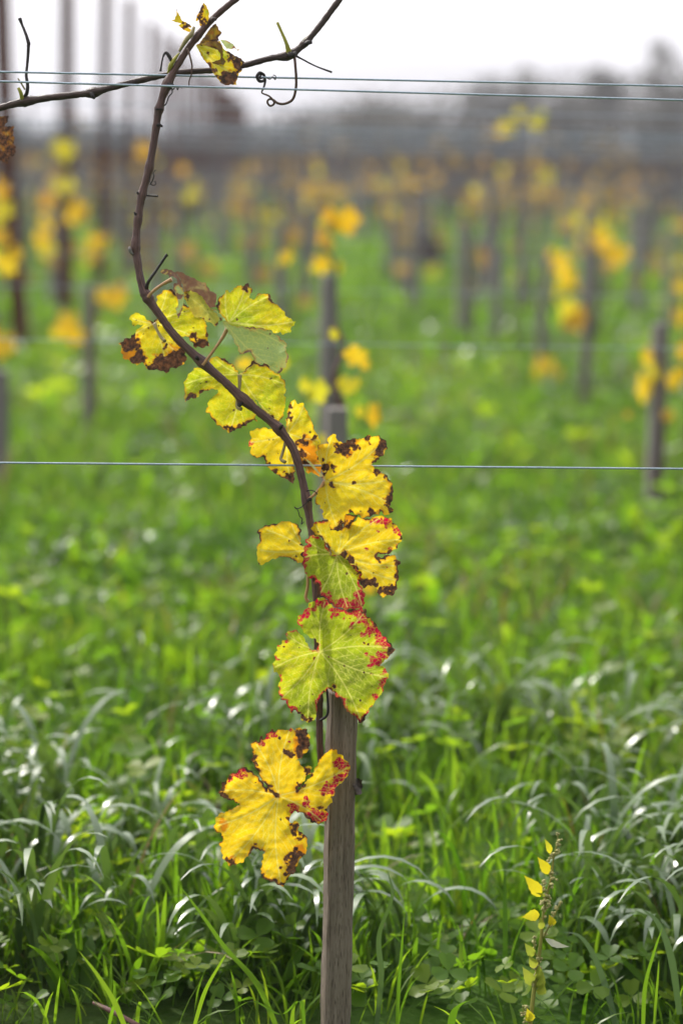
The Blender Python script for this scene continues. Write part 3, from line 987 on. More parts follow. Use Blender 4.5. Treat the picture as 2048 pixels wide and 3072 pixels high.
# rows farther back: one stake and one small vine every metre or so
for dist in (15.0, 17.5, 19.8, 22.5, 25.0, 28.0, 31.5, 35.0):
    hw = dist * 0.15
    x = -hw + random.random()
    while x < hw:
        y = dist + x * math.tan(R(5.5)) + random.uniform(-0.15, 0.15)
        stake((x, y, 0), (x + random.uniform(-0.02, 0.02), y, random.uniform(0.7, 1.05)), 0.065, random.uniform(0, 0.7),
              'small faint stake among the many in the far rows', M_STAKE_BG, 'faint stakes of the far rows', seg=2)
        root = thing('grape_vine', 'small faint autumn vine among the many in the far rows', 'vine', (x + 0.05, y, 0), 'faint vines of the far rows')
        hgt = random.uniform(0.85, 1.25)
        p0 = np.array((x + 0.05, y, -0.02))
        pts = [p0, p0 + (random.uniform(-.1, .1), 0, 0.5), p0 + (random.uniform(-.25, .25), 0, hgt)]
        tubes('stem', [(catmull(pts, 3), [0.012, 0.005])], M_BARK, root, 5)
        V, F, MI = [], [], []
        n = len(LS)
        for q in range(random.choice((2, 3, 4, 5, 6))):
            t = random.uniform(0.22, 0.95)
            c = np.array((x + 0.05 + random.gauss(0, 0.13), y + random.gauss(0, 0.08), hgt * t))
            rr = random.uniform(0.05, 0.085); b = len(V)
            e = Vector((random.gauss(0, .5), -1, random.gauss(0, .5))).normalized()
            ux = e.orthogonal().normalized(); uy = e.cross(ux)
            V.append(c)
            for a, b_ in LS[::2]: V.append(c + np.array(ux * a * rr + uy * b_ * rr + e * rr * 0.2 * a * a))
            m_ = len(LS[::2]); mi = random.choice((3, 3, 2, 1, 3))
            for k in range(m_): F.append((b, b + 1 + k, b + 1 + (k + 1) % m_)); MI.append(mi)
        mesh_from('foliage', np.array(V), np.array(F), M_BGLEAF + [M_DULL], root, matidx=MI)
        x += random.uniform(0.7, 1.25)

# ------------------------------------------------------------------ far mass: vineyard rows and the hedge line
M_CANE_FAR = plain('far_cane', (0.075, 0.058, 0.058), 0.8, 0, 0.3, 0.5)


def far_vineyard():
    V, F, M = [], [], []
    for dist in np.arange(38, 125, 4.2):
        hw = dist * 0.26 + 1
        for x in np.arange(-hw, hw, 0.24):
            x = x + random.uniform(-.15, .15)
            y = dist + random.uniform(-.3, .3)
            hh = random.uniform(1.1, 2.0); lx = random.gauss(0, 0.12); wd = random.uniform(0.015, 0.045)
            b = len(V)
            V += [(x - wd, y, 0), (x + wd, y, 0), (x + lx + wd * .6, y + .03, hh), (x + lx - wd * .6, y + .03, hh)]
            F.append((b, b + 1, b + 2, b + 3)); M.append(0)
            for q in range(random.choice((0, 0, 0, 1, 1, 1))):
                rr = random.uniform(0.06, 0.12); cx, cz = x + random.gauss(0, .2), random.choice((random.uniform(0.15, 1.0), random.triangular(0.5, 1.9, 0.9)))
                a = random.random() * 3; b = len(V)
                ca, sa = math.cos(a) * rr, math.sin(a) * rr
                V += [(cx - ca, y - .1, cz - sa), (cx + sa, y - .05, cz - ca), (cx + ca, y - .1, cz + sa), (cx - sa, y - .15, cz + ca)]
                F.append((b, b + 1, b + 2, b + 3)); M.append(random.choice((1, 1, 2, 3)))
        for z in (0.75, 1.22):
            b = len(V)
            V += [(-hw, dist, z), (hw, dist, z), (hw, dist + .01, z + .015), (-hw, dist + .01, z + .015)]
            F.append((b, b + 1, b + 2, b + 3)); M.append(0)
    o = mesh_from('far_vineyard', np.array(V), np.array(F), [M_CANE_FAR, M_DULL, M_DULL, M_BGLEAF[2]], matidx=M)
    tag(o, kind='stuff')


far_vineyard()
M_CROWN = simple_leaf('tree_foliage', [(0.2, (0.034, 0.032, 0.020)), (0.5, (0.060, 0.056, 0.034)), (0.8, (0.11, 0.088, 0.045))], 0.7, 0.6, 0.3)
M_TRUNK = plain('tree_bark', (0.07, 0.055, 0.045), 0.9)


def clump_quads(c, rad, n, size, V, F, flat=1.0):
    d = rng.normal(size=(n, 3)); d /= np.linalg.norm(d, axis=1)[:, None]
    p = np.array(c) + d * (rng.random(n) ** 0.4)[:, None] * rad * np.array((1, 1, flat))
    for q in p:
        e = Vector(rng.normal(size=3)).normalized(); u = e.orthogonal().normalized(); v = e.cross(u)
        s = size * random.uniform(0.6, 1.3); b = len(V)
        q = Vector(q)
        V += [q - u * s, q - v * s * .6, q + u * s, q + v * s * .6]
        F.append((b, b + 1, b + 2, b + 3))


def treeline():
    V, F = [], []
    for x in np.arange(-60, 60, 1.1):
        h = 3.5 + 2.2 * fbm(np.array(x / 6.0 + 20), np.array(2.0), 3) + (0.0 if x < 2 else min(1.8, (x - 2) * 0.25)) - (0.0 if x > -1 else min(2.2, (-1 - x) * 0.4))
        clump_quads((x, 134 + random.uniform(-3, 3), h * 0.48), h * 0.52, 260, 0.24, V, F)
    o = mesh_from('treeline', np.array([tuple(v) for v in V]), np.array(F), M_CROWN)
    tag(o, kind='stuff')


treeline()


def tree(x, ytop, dist, width, label, dens=1.0):
    g = D(x, 363, dist); top = D(x, ytop, dist)
    root = thing('tree', label, 'tree', (g.x, g.y, 0), 'far trees beyond the vineyard')
    H = top.z
    base = np.array((g.x, g.y, -0.1))
    specs = [([base, base + (0.1, 0, H * 0.4), base + (0, 0, H * 0.9)], [0.16, 0.1, 0.03])]
    for k in range(6):
        a = random.random() * 6.28; z = H * random.uniform(0.3, 0.7)
        p = base + (0, 0, z)
        specs.append(([p, p + (math.cos(a) * width * .25, math.sin(a) * width * .25, H * .12), p + (math.cos(a) * width * .45, math.sin(a) * width * .45, H * .22)], [0.06, 0.03, 0.01]))
    specs = [(catmull(p, 4), r) for p, r in specs]
    tubes('trunk', specs, M_TRUNK, root, 7)
    V, F = [], []
    for k in range(11):
        a = random.random() * 6.28; rr = width * 0.42 * math.sqrt(random.random()); z = H * random.uniform(0.38, 0.92)
        sh = 1.0 - 0.55 * abs(z / H - 0.6) / 0.4
        clump_quads((g.x + math.cos(a) * rr * sh, g.y + math.sin(a) * rr * sh, z), width * 0.2, int(120 * dens), 0.16, V, F)
    mesh_from('crown', np.array([tuple(v) for v in V]), np.array(F), M_CROWN, root)


tree(1190, 135, 120, 2.6, 'thin pale far tree rising left of the right hand trees', 0.35)
tree(1110, 195, 118, 5.0, 'low broad far tree behind the high lime leaves')
tree(1285, 205, 120, 4.0, 'low far tree in the middle of the right hand trees')
tree(1400, 170, 116, 4.5, 'rounded far tree right of the low middle one')
tree(1515, 78, 118, 3.4, 'tallest far tree near the right edge', 0.45)
tree(1562, 165, 112, 5.0, 'far tree cut by the right edge')
tree(860, 232, 122, 4.5, 'low far tree standing alone right of the middle')

# ------------------------------------------------------------------ molehill and dry twigs
g = ground_at(985, 8.1)
V, F = [], []
nr, na = 9, 20
for i in range(nr + 1):
    for k in range(na):
        a = 6.283 * k / na; r = 0.26 * i / nr
        z = 0.40 * (1 - (i / nr) ** 1.6) * (0.8 + 0.4 * random.random()) - 0.01
        V.append((g.x + math.cos(a) * r * random.uniform(.9, 1.1), g.y + math.sin(a) * r, z))
for i in range(nr):
    for k in range(na):
        F.append((i * na + k, i * na + (k + 1) % na, (i + 1) * na + (k + 1) % na, (i + 1) * na + k))
o = mesh_from('molehill', V, F, plain('dark_earth', (0.035, 0.022, 0.018), 0.95, 0, 0.4, 30), loc=(g.x, g.y, 0))
tag(o, 'dark brown heap of earth in the grass right of the middle', 'molehill')

tw = tubes('dry_twig', [(catmull([np.array(D(215, 2303, 3.12)), np.array(D(255, 2322, 3.10)), np.array(D(320, 2356, 3.08))], 6), [0.0022, 0.0035, 0.003])],
           bark_material('dry_twig_bark', [(0.3, (0.09, 0.035, 0.03)), (0.7, (0.22, 0.10, 0.09))]), loc=tuple(D(255, 2322, 3.10)))
tag(tw, 'reddish brown dry twig lying in the clover at the lower left', 'twig')

# ------------------------------------------------------------------ THE VINE
CROPS = {'a': (340, 760, 2.61333), 'b': (500, 1040, 3.92), 'c': (720, 1180, 3.136), 'd': (740, 1500, 3.136), 'e': (790, 1760, 3.73333),
         'f': (620, 2140, 3.136), 't': (500, 0, 5.22667), 'l': (0, 0, 1.53125)}


def cv(crop, pts):
    ox, oy, s = CROPS[crop]
    a = np.array(pts, dtype=float)
    a[:, 0] = ox + a[:, 0] / s
    a[:, 1] = oy + a[:, 1] / s
    if a.shape[1] > 2: a[:, 2] = a[:, 2] / s
    return a


def inside(poly, pts):
    x, y = pts[:, 0], pts[:, 1]
    res = np.zeros(len(pts), bool)
    j = len(poly) - 1
    for i in range(len(poly)):
        xi, yi = poly[i]; xj, yj = poly[j]
        if yi != yj:
            c = ((yi > y) != (yj > y)) & (x < (xj - xi) * (y - yi) / (yj - yi) + xi)
            res ^= c
        j = i
    return res


def mind(pts, q):
    out_ = np.empty(len(pts))
    for i in range(0, len(pts), 3000):
        d = pts[i:i + 3000, None, :] - q[None, :, :]
        out_[i:i + 3000] = np.sqrt((d ** 2).sum(-1).min(1))
    return out_


def jag(poly, amp, tooth, seed):
    """resample an outline and give it the leaf's teeth"""
    res = []
    n = len(poly)
    acc = 0.0
    area = 0.5 * np.sum(poly[:, 0] * np.roll(poly[:, 1], -1) - np.roll(poly[:, 0], -1) * poly[:, 1])
    sg = 1 if area > 0 else -1
    for i in range(n):
        a, b = poly[i], poly[(i + 1) % n]
        L = np.linalg.norm(b - a)
        if L < 1e-6: continue
        t = (b - a) / L
        nm = np.array([t[1], -t[0]]) * sg
        m = max(1, int(L / 2.6))
        for k in range(m):
            s = acc + L * k / m
            ph = (s / tooth + 0.35 * vnoise(np.array(s / 40.0 + seed), np.array(0.5))) % 1.0
            saw = (ph / 0.72 if ph < 0.72 else (1 - ph) / 0.28) - 0.5
            dsp = amp * (saw * 1.1 + 1.3 * (vnoise(np.array(s / 7.0 + seed * 3), np.array(3.3)) - 0.5))
            if k == 0: dsp *= 0.4
            res.append(a + (b - a) * k / m + nm * dsp)
        acc += L
    return np.array(res)


def vein_lines(j, tips, poly, first=True):
    lines = []
    for ti, tip in enumerate(tips):
        v = tip - j; L = np.linalg.norm(v)
        if L < 8: continue
        d = v / L; nm = np.array([-d[1], d[0]])
        bow = L * 0.05 * (1 if ti % 2 else -1)
        ts = np.linspace(0, 0.97, max(4, int(L / 2.5)))
        main = j + v * ts[:, None] + nm * (bow * np.sin(ts * 3.14))[:, None]
        lines.append((main, 2.3, 1.0))
        ns_ = max(2, int(L / 36))
        for k in range(ns_):
            t = 0.16 + 0.74 * (k + 0.5 * (ti % 2)) / ns_
            for side in (1, -1):
                tt = t + (0.045 if side > 0 else 0)
                p0 = j + v * tt + nm * bow * math.sin(tt * 3.14)
                ang = side * R(48 - 10 * tt)
                ln = L * (0.40 - 0.26 * tt) * (1.05 if k else 0.9)
                s = np.linspace(0, 1, max(4, int(ln / 2.5)))
                a2 = ang - side * 0.35 * s
                step = ln / len(s)
                ax = d[0] * np.cos(a2) - d[1] * np.sin(a2); ay = d[0] * np.sin(a2) + d[1] * np.cos(a2)
                q = p0 + np.stack([np.cumsum(ax), np.cumsum(ay)], 1) * step
                lines.append((q, 1.4, 0.7))
    return lines


def sheet(spec, seed):
    """one piece of a leaf blade -> verts, tris and per vertex values"""
    crop = spec['crop']
    poly = cv(crop, spec['poly'])
    pj = jag(poly, spec.get('jag', 4.0), spec.get('tooth', 26.0), seed)
    j = cv(crop, [spec['j']])[0]
    mn, mxx = pj.min(0), pj.max(0)
    sp = 2.5
    gx, gy = np.meshgrid(np.arange(mn[0], mxx[0], sp), np.arange(mn[1], mxx[1], sp * 0.866))
    gx[1::2] += sp / 2
    gp = np.stack([gx.ravel(), gy.ravel()], 1)
    gp = gp + rng.normal(0, 0.25, gp.shape)
    gp = gp[inside(pj, gp)]
    gp = gp[mind(gp, pj) > 1.3]
    allp = np.concatenate([pj, gp])
    nb = len(pj)
    vs, es, fs, *_ = delaunay_2d_cdt([Vector(p) for p in allp], [(i, (i + 1) % nb) for i in range(nb)], [], 1, 1e-4)
    v = np.array([(p.x, p.y) for p in vs])
    F = [tuple(f) for f in fs]
    edge = mind(v, pj)
    de = np.min(edge)
    tips = cv(crop, spec['tips']) if spec.get('tips') else np.zeros((0, 2))
    vein = np.zeros(len(v))
    for q, wd, st in vein_lines(j, tips, poly):
        dd = mind(v, q)
        vein = np.maximum(vein, st * (1 - sstep(wd * 0.35, wd * 1.25, dd)))
    nx, ny = v[:, 0], v[:, 1]
    n1 = fbm(nx / 16 + seed * 7, ny / 16, 4) - 0.5
    n2 = fbm(nx / 60 + seed * 3 + 5, ny / 60, 3) - 0.5
    n3 = fbm(nx / 6 + seed, ny / 6 + 9, 3) - 0.5
    wx1 = fbm(nx / 15 + seed * 2, ny / 15 + 31, 4) - 0.5
    wy1 = fbm(nx / 15 + 57, ny / 15 + seed, 4) - 0.5

    def dist(x, y, r):
        am = 34.0 * min(1.0, r / 11.0)
        return np.sqrt((nx + am * wx1 - x) ** 2 + (ny + am * wy1 - y) ** 2) / r + n1 * 0.7 + n3 * 0.3
    burn = np.zeros(len(v)); red = np.zeros(len(v)); amber = np.full(len(v), float(spec.get('amber', 0)))
    ew = spec.get('edge', 4.0)
    burn = np.maximum(burn, 1 - sstep(-1.0, 1.2, edge + n1 * 12 + n2 * 34 - (0.5 * ew - 3.2)))
    rim = edge + n1 * 12 + n2 * 34 - (0.5 * ew - 3.2)
    amber = np.maximum(amber, 0.65 * (1 - sstep(0.0, 9.0, rim)))
    burn = np.maximum(burn, spec.get('burn0', 0.0) * np.clip((1.12 if spec.get('burn0', 0) >= 1 else 0.85) + n1 * 1.6, 0, 1))
    for x, y, r in (cv(crop, spec['burn']) if spec.get('burn') else ()):
        r *= 0.88
        dd = dist(x, y, r)
        burn = np.maximum(burn, 1 - sstep(0.86, 1.0, dd))
        amber = np.maximum(amber, 0.8 * (1 - sstep(0.95, 1.25, dd)))
    for x, y, r in (cv(crop, spec['amb']) if spec.get('amb') else ()):
        amber = np.maximum(amber, 1 - sstep(0.6, 1.2, dist(x, y, r)))
    for x, y, r in (cv(crop, spec['red']) if spec.get('red') else ()):
        red = np.maximum(red, (1 - sstep(0.9, 1.12, dist(x, y, r))))
    re = spec.get('rededge', 0)
    if re:
        red = np.maximum(red, (1 - sstep(-1, 1.5, edge + n1 * 16 + n2 * 30 - re)))
    for k in range(int(spec.get('spots', 10) * 0.42)):
        i = random.randrange(len(v)); r = random.choice((1.0, 1.3, 1.6, 2.0, 2.6))
        dd = np.sqrt((nx - v[i, 0]) ** 2 + (ny - v[i, 1]) ** 2) + n3 * 7
        burn = np.maximum(burn, 0.95 * (1 - sstep(r * 0.8, r * 1.4, dd)))
    g = np.full(len(v), float(spec.get('green', 0.2)))
    for x, y, r, val in spec.get('grn', ()):
        c = cv(crop, [(x, y, r)])[0]
        wgt = np.exp(-((nx - c[0]) ** 2 + (ny - c[1]) ** 2) / (c[2] ** 2))
        g = g * (1 - wgt) + val * wgt
    pale = np.full(len(v), float(spec.get('pale', 0)))
    # relief (photo pixels, + = towards the lens)
    rel = v - j
    a, b = spec.get('tilt', (0, 0))
    rad = np.linalg.norm(rel, axis=1)
    Rm = rad.max() + 1e-6
    off = a * rel[:, 0] + b * rel[:, 1]
    off += spec.get('cup', 0.0) * (rad / Rm) ** 2 * Rm
    if len(tips):
        ang = np.arctan2(rel[:, 1], rel[:, 0])
        tang = np.arctan2(tips[:, 1] - j[1], tips[:, 0] - j[0])
        da = np.abs((ang[:, None] - tang[None, :] + np.pi) % (2 * np.pi) - np.pi).min(1)
        off += spec.get('pleat', 0.16) * rad * np.minimum(da, 0.6) * sstep(5, 40, rad)
    off += 1.25 * spec.get('wave', 26.0) * n2 + 5.0 * n1 * sstep(60, 0, edge) + 1.6 * n1
    off += 2.0 * spec.get('curl', 10.0) * (1 - sstep(0, 30, edge)) * (fbm(nx / 42.0 + seed * 5, ny / 42.0 + 3, 2) - 0.42) * 2.0
    for x, y, r, h in spec.get('bump', ()):
        c = cv(crop, [(x, y, r)])[0]
        off += h * np.exp(-((nx - c[0]) ** 2 + (ny - c[1]) ** 2) / (c[2] ** 2))
    depth = Z0 - spec.get('z', 0.0) - off * Z0 / FPX
    W = Parr(v, depth)
    lp = np.zeros((len(v), 3))
    lp[:, :2] = rel / 100.0
    lp[:, 2] = seed * 3.7
    return W, F, dict(green=np.clip(g, 0, 1), burn=np.clip(burn, 0, 1), red=np.clip(red, 0, 1), vein=vein * (1 - 0.5 * pale), pale=pale, amber=np.clip(amber, 0, 1)), lp


_seed = [0]


def vine_leaf(parent, sheets, label=None, petiole=None, pmat=None, prad=0.0019):
    V, F, LP = [], [], []
    att = {k: [] for k in ('green', 'burn', 'red', 'vein', 'pale', 'amber')}
    nb = 0
    for s in sheets:
        _seed[0] += 1
        W, f, a, lp = sheet(s, _seed[0] * 1.37)
        V.append(W); LP.append(lp)
        F += [tuple(i + nb for i in t) for t in f]
        nb += len(W)
        for k in att: att[k].append(a[k])
    o = mesh_from('leaf', np.concatenate(V), F, M_LEAF, parent)
    for k in att: attr(o, k, np.concatenate(att[k]))
    attr(o, 'lpos', np.concatenate(LP), 'FLOAT_VECTOR')
    if label: o['label'] = label
    if petiole:
        crop, pts, z0_, z1_ = petiole
        q = cv(crop, pts)
        n = len(q)
        pp = [np.array(P(q[i][0], q[i][1], Z0 - (z0_ + (z1_ - z0_) * i / max(1, n - 1)))) for i in range(n)]
        tubes('petiole', [(catmull(pp, 6), [prad * 1.25, prad, prad * 0.95, prad * 1.5])], pmat or M_PETIOLE, o, 8)
    return o


vb = D(738, 2440, 3.03)
vine = thing('grape_vine', 'sharp young vine with a bent brown cane and yellow green leaves in front', 'vine', (vb.x, vb.y, 0))


def track(pts, depth=Z0, n=7):
    """view pixel track; each point may carry its own depth offset towards the lens in metres"""
    return catmull([np.array(D(p[0], p[1], depth - (p[2] if len(p) > 2 else 0))) for p in pts], n)


def pxr(w):                          # width in view pixels -> radius in metres
    return w * K / 2 / FPX * Z0


def cane(name, pts, widths, mat, nodes, parent, sides=14, nsub=10):
    c = np.array(track(pts, n=nsub))
    n = len(c)
    rad = np.interp(np.linspace(0, 1, n), np.linspace(0, 1, len(widths)), [pxr(x) for x in widths])
    for nx_, ny_, amp, ln in nodes:
        q = np.array(D(nx_, ny_, Z0))
        dd = np.linalg.norm((c - q)[:, [0, 2]], axis=1)
        rad = rad * (1 + 1.35 * amp * np.exp(-(dd / (ln / 1000.0)) ** 2))
    rad = rad * (1 + 0.16 * np.array([vnoise(np.array(i * 0.7), np.array(2.0)) - 0.5 for i in range(n)]))
    return tubes(name, [(c, rad)], mat, parent, sides, 0.03)


MAIN = [(785, 2440, -0.075), (780, 2250, -0.07), (776, 2120, -0.065), (768, 2000, -0.058), (755, 1900, -0.050), (742, 1800, -0.036), (735, 1720, -0.022), (733, 1640, -0.018), (730, 1560, -0.014), (729, 1480, -0.01), (727, 1385, 0), (722, 1320), (718, 1240), (712, 1200), (704, 1150), (690, 1085), (672, 1030), (640, 985),
        (600, 950), (560, 918), (515, 876), (465, 832), (405, 775), (370, 728), (345, 692), (328, 660), (318, 612), (312, 562), (318, 500), (326, 450), (342, 390), (356, 312), (366, 250), (386, 190), (420, 130), (452, 85), (492, 40), (545, -5), (600, -50), (665, -108), (720, -180)]
cane('cane', MAIN, [14, 14, 14, 16, 17, 17, 18, 19, 20, 19, 18, 18, 17, 17, 16, 15, 15, 14], M_BARK,
     [(704, 1150, .28, 9), (640, 988, .25, 8), (560, 920, .3, 9), (465, 832, .3, 9), (338, 682, .35, 10), (312, 565, .25, 8), (318, 500, .2, 6), (330, 448, .22, 7), (345, 385, .2, 7), (366, 290, .15, 5), (366, 252, .25, 7), (384, 196, .45, 10), (452, 85, .2, 8), (736, 1610, .35, 9)], vine)


def twig(name, pts, widths, mat, parent=vine, sides=7, n=6, label=None):
    o = tubes(name, [(track(pts, n=n), [pxr(x) for x in widths])], mat, parent, sides, 0.03)
    if label: o['label'] = label
    return o


# buds and spent stalks on the cane
twig('twig', [(336, 672, 0), (340, 650, .006), (360, 620, .008), (380, 590, .010), (385, 585, .010)], [11, 8, 6.5, 7, 9], M_TWIG, label='black stalk stub pointing up right')
twig('twig', [(338, 449), (352, 450, .004), (363, 450.5, .006)], [4.5, 4, 6], M_TWIG)
twig('twig', [(322, 447), (317, 444, .004), (316, 440, .005)], [7, 6, 3], M_TWIG)
twig('bud', [(312, 585), (303, 582, .004), (298, 572, .006), (299, 566, .006)], [5, 7, 9, 3], M_STAKE_BG)
twig('bud', [(320, 497), (312, 492, .004), (308, 487, .005)], [6, 7, 3], M_TWIG)
twig('bud', [(355, 290), (366, 287, .006), (374, 291, .006)], [5, 8, 4], M_TWIG)
twig('bud', [(458, 828, .004), (452, 822, .008), (455, 818, .009)], [7, 10, 4], M_TWIG)
twig('bud', [(556, 925, .006), (550, 930, .008), (546, 926, .008)], [7, 11, 4], M_TWIG)
twig('bud', [(642, 985, .006), (646, 980, .008), (650, 976, .008)], [7, 9, 4], M_TWIG)
twig('bud', [(486, 48, .004), (490, 44, .010), (498, 44, .010)], [8, 12, 6], M_BARK2)
twig('bud', [(706, 1150, .006), (712, 1147, .009), (716, 1150, .009)], [7, 9, 4], M_TWIG)
twig('bud', [(385, 192, .004), (394, 196, .008), (398, 192, .008)], [8, 11, 5], M_TWIG)
twig('twig', [(735, 1655, 0), (752, 1640, .004), (752, 1600, .004), (748, 1570, .004)], [6, 6, 6, 5], M_TWIG)
twig('twig', [(388, 168, -.004), (393, 150, .002), (402, 135, .003), (412, 122, .002)], [9, 12, 9, 4], M_STUB, label='yellow green petiole stub beside the wires')
twig('twig', [(394, 140, .002), (388, 128, .003), (381, 121, .003), (375, 130, .004), (371, 150, .005), (369, 164, .005)], [8, 9, 7, 4, 4, 6], M_TWIG)
twig('twig', [(412, 118, .004), (428, 92, .008), (440, 78, .008), (446, 62, .006)], [6, 12, 12, 6], M_PETIOLE2)
twig('tendril', [(431, 112, .006), (436, 128, .010), (441, 150, .012), (440, 170, .014), (435, 185, .012), (434, 199, .010)], [6, 4.5, 4, 3, 3, 3], M_TENDRIL)
twig('tendril', [(374, 252, .007), (368, 250, .008), (358, 251, .006), (372, 246, -.004), (382, 238, .004), (388, 222, .006), (396, 212, .016), (392, 198, .020), (386, 199, .022), (398, 205, .012), (404, 196, .018), (408, 206, .010), (412, 199, .014), (418, 203, .012)], [4, 4, 4, 3.5, 3, 3, 3, 3, 3, 3, 3, 2.5, 2.5, 2], M_TWIG, n=5)
twig('tendril', [(345, 424, .006), (350, 416, .008), (354, 404, .010), (352, 398, .010), (358, 390, .008)], [3, 2.5, 2.5, 2, 2], M_TWIG)
twig('tendril', [(345, 404, .006), (344, 415, .008), (348, 424, .010), (356, 425, .010), (358, 419, .010), (354, 417, .010)], [2.5, 2, 2, 2, 2, 2], M_TWIG)
twig('tendril', [(710, 1150, .008), (700, 1158, .012), (690, 1166, .012), (680, 1168, .012), (676, 1164, .012), (684, 1172, .010), (688, 1186, .010), (694, 1192, .010), (692, 1204, .010), (698, 1198, .010)], [3, 2.5, 2.5, 2.5, 2, 2, 2, 2.5, 2, 2], M_TWIG)
twig('tendril', [(704, 1128, .004), (714, 1126, .008), (724, 1130, .010), (728, 1136, .010)], [3, 2.5, 2.5, 2], M_TWIG)

# ---- leaves of the vine, from the top down
vine_leaf(vine, [
    dict(crop='t', j=(470, 710), z=0.010, jag=1.6, tooth=14, edge=3, green=.32, wave=10, curl=5, spots=14, cup=.05, tilt=(.25, .1),
         poly=[(460, 710), (520, 820), (560, 900), (620, 980), (680, 1060), (740, 1160), (800, 1240), (860, 1310), (930, 1340), (1000, 1325), (1095, 1335), (1090, 1290), (1110, 1230), (1130, 1150), (1190, 1095), (1150, 1050), (1225, 980), (1170, 920), (1060, 870), (980, 810), (900, 780), (880, 740), (830, 640), (780, 640), (640, 650), (540, 670)],
         burn=[(960, 1260, 150), (840, 1230, 80), (1120, 1080, 110), (1090, 950, 110), (1000, 880, 60), (740, 1130, 50), (880, 1190, 70), (1050, 1180, 90), (630, 830, 40)], grn=[(620, 850, 120, .5), (760, 900, 150, .35), (900, 830, 80, .7)],
         tips=[(930, 1340), (1100, 1200), (1200, 980)]),
    dict(crop='t', j=(520, 690), z=0.016, jag=1.6, tooth=12, burn0=.95, green=.1, wave=12, curl=4, spots=0, edge=4, tilt=(.1, .35),
         poly=[(480, 720), (545, 640), (600, 560), (660, 470), (730, 390), (765, 365), (800, 410), (820, 470), (865, 500), (850, 540), (810, 580), (820, 640), (700, 665)], amb=[(690, 530, 40)]),
    dict(crop='t', j=(560, 690), z=0.024, jag=1.4, tooth=12, burn0=.85, green=.3, pale=.35, wave=10, curl=4, spots=0, edge=3, tilt=(.1, -.2),
         poly=[(530, 690), (640, 650), (780, 640), (860, 690), (885, 820), (880, 900), (930, 960), (880, 1050), (790, 1010), (700, 985), (840, 930), (845, 850), (800, 780), (700, 745)]),
    dict(crop='t', j=(850, 640), z=0.012, jag=1.2, tooth=12, burn0=.25, green=.5, pale=.9, wave=8, curl=4, spots=2, edge=2, tilt=(.1, -.8),
         poly=[(840, 620), (950, 638), (1040, 690), (1100, 775), (1142, 775), (1120, 797), (1060, 752), (1020, 772), (940, 762), (890, 690)], burn=[(1050, 740, 40)]),
], 'crumpled half brown leaf hanging over the crossing cane')
vine_leaf(vine, [
    dict(crop='t', j=(560, 430), z=0.002, jag=1.4, tooth=12, edge=4, green=.2, wave=8, curl=5, spots=5, tilt=(.6, 0),
         poly=[(540, 110), (575, 45), (620, 80), (650, 150), (668, 200), (662, 300), (635, 370), (570, 440), (520, 400), (505, 310), (455, 335), (470, 250), (520, 170)],
         burn=[(490, 260, 60), (545, 170, 60), (560, 110, 40), (580, 400, 60), (610, 300, 40), (545, 330, 40)], grn=[(640, 180, 50, .55)]),
], 'small brown and yellow leaf curled above the cane')
vine_leaf(vine, [
    dict(crop='t', j=(415, 535), z=0.0, jag=1.4, tooth=12, edge=3, green=.2, wave=8, curl=4, spots=3, tilt=(.4, .2),
         poly=[(155, 130), (175, 200), (210, 250), (240, 320), (310, 350), (390, 410), (385, 435), (330, 425), (400, 480), (415, 535), (340, 500), (270, 470), (180, 395), (210, 385), (230, 370), (150, 350), (75, 320), (130, 310), (130, 270), (155, 240)],
         burn=[(320, 390, 70), (250, 430, 50), (160, 160, 30), (250, 350, 30)]),
], 'narrow torn yellow and brown leaf at the top')
vine_leaf(vine, [   # folded leaf: hanging curl, brown dry half and its pale half
    dict(crop='a', j=(470, 200), z=0.012, jag=2.0, tooth=16, edge=2, green=.6, pale=.75, wave=8, curl=5, spots=2, tilt=(.9, .1),
         poly=[(367, 145), (385, 125), (410, 120), (450, 130), (490, 155), (525, 210), (550, 290), (555, 370), (545, 430), (525, 480), (510, 512), (500, 490), (490, 440), (510, 400), (500, 340), (470, 280), (475, 240), (510, 225), (490, 195), (460, 180), (440, 190), (425, 165), (390, 165)],
         burn=[(520, 480, 22), (515, 330, 22), (400, 150, 28), (490, 190, 16)]),
    dict(crop='a', j=(500, 160), z=0.014, jag=2.2, tooth=18, edge=3, green=.1, burn0=1.0, pale=.85, wave=20, curl=7, spots=3, tilt=(.15, -.7),
         poly=[(485, 145), (530, 145), (560, 165), (600, 185), (640, 195), (680, 225), (720, 230), (745, 270), (765, 295), (805, 315), (808, 345), (800, 425), (760, 425), (735, 415), (700, 375), (650, 310), (610, 290), (575, 330), (555, 320), (545, 250), (520, 190)],
         tips=[(800, 400), (720, 240)], red=[(800, 330, 30), (700, 350, 26)]),
    dict(crop='a', j=(560, 320), z=0.004, jag=2.2, tooth=18, edge=1, green=.45, pale=.25, wave=14, curl=6, spots=8, tilt=(.1, .3), amber=0,
         poly=[(545, 310), (600, 285), (650, 305), (700, 345), (740, 405), (765, 430), (830, 500), (825, 545), (800, 575), (760, 540), (735, 540), (690, 500), (640, 500), (600, 440), (570, 380)],
         burn=[(590, 340, 26), (800, 560, 20), (700, 520, 16)], tips=[(800, 540)], grn=[(640, 460, 70, .2)]),
    dict(crop='a', j=(770, 440), z=0.016, jag=1.6, tooth=16, edge=1, green=.7, pale=.9, wave=6, curl=4, spots=0, tilt=(.2, -.6),
         poly=[(757, 430), (800, 438), (850, 488), (885, 528), (840, 528), (790, 518), (765, 490)], burn=[(775, 490, 22), (840, 515, 14)]),
], 'folded leaf with a dry brown upper half', ('a', [(275, 345), (290, 320), (340, 275), (400, 235), (460, 205)], 0.006, 0.012))
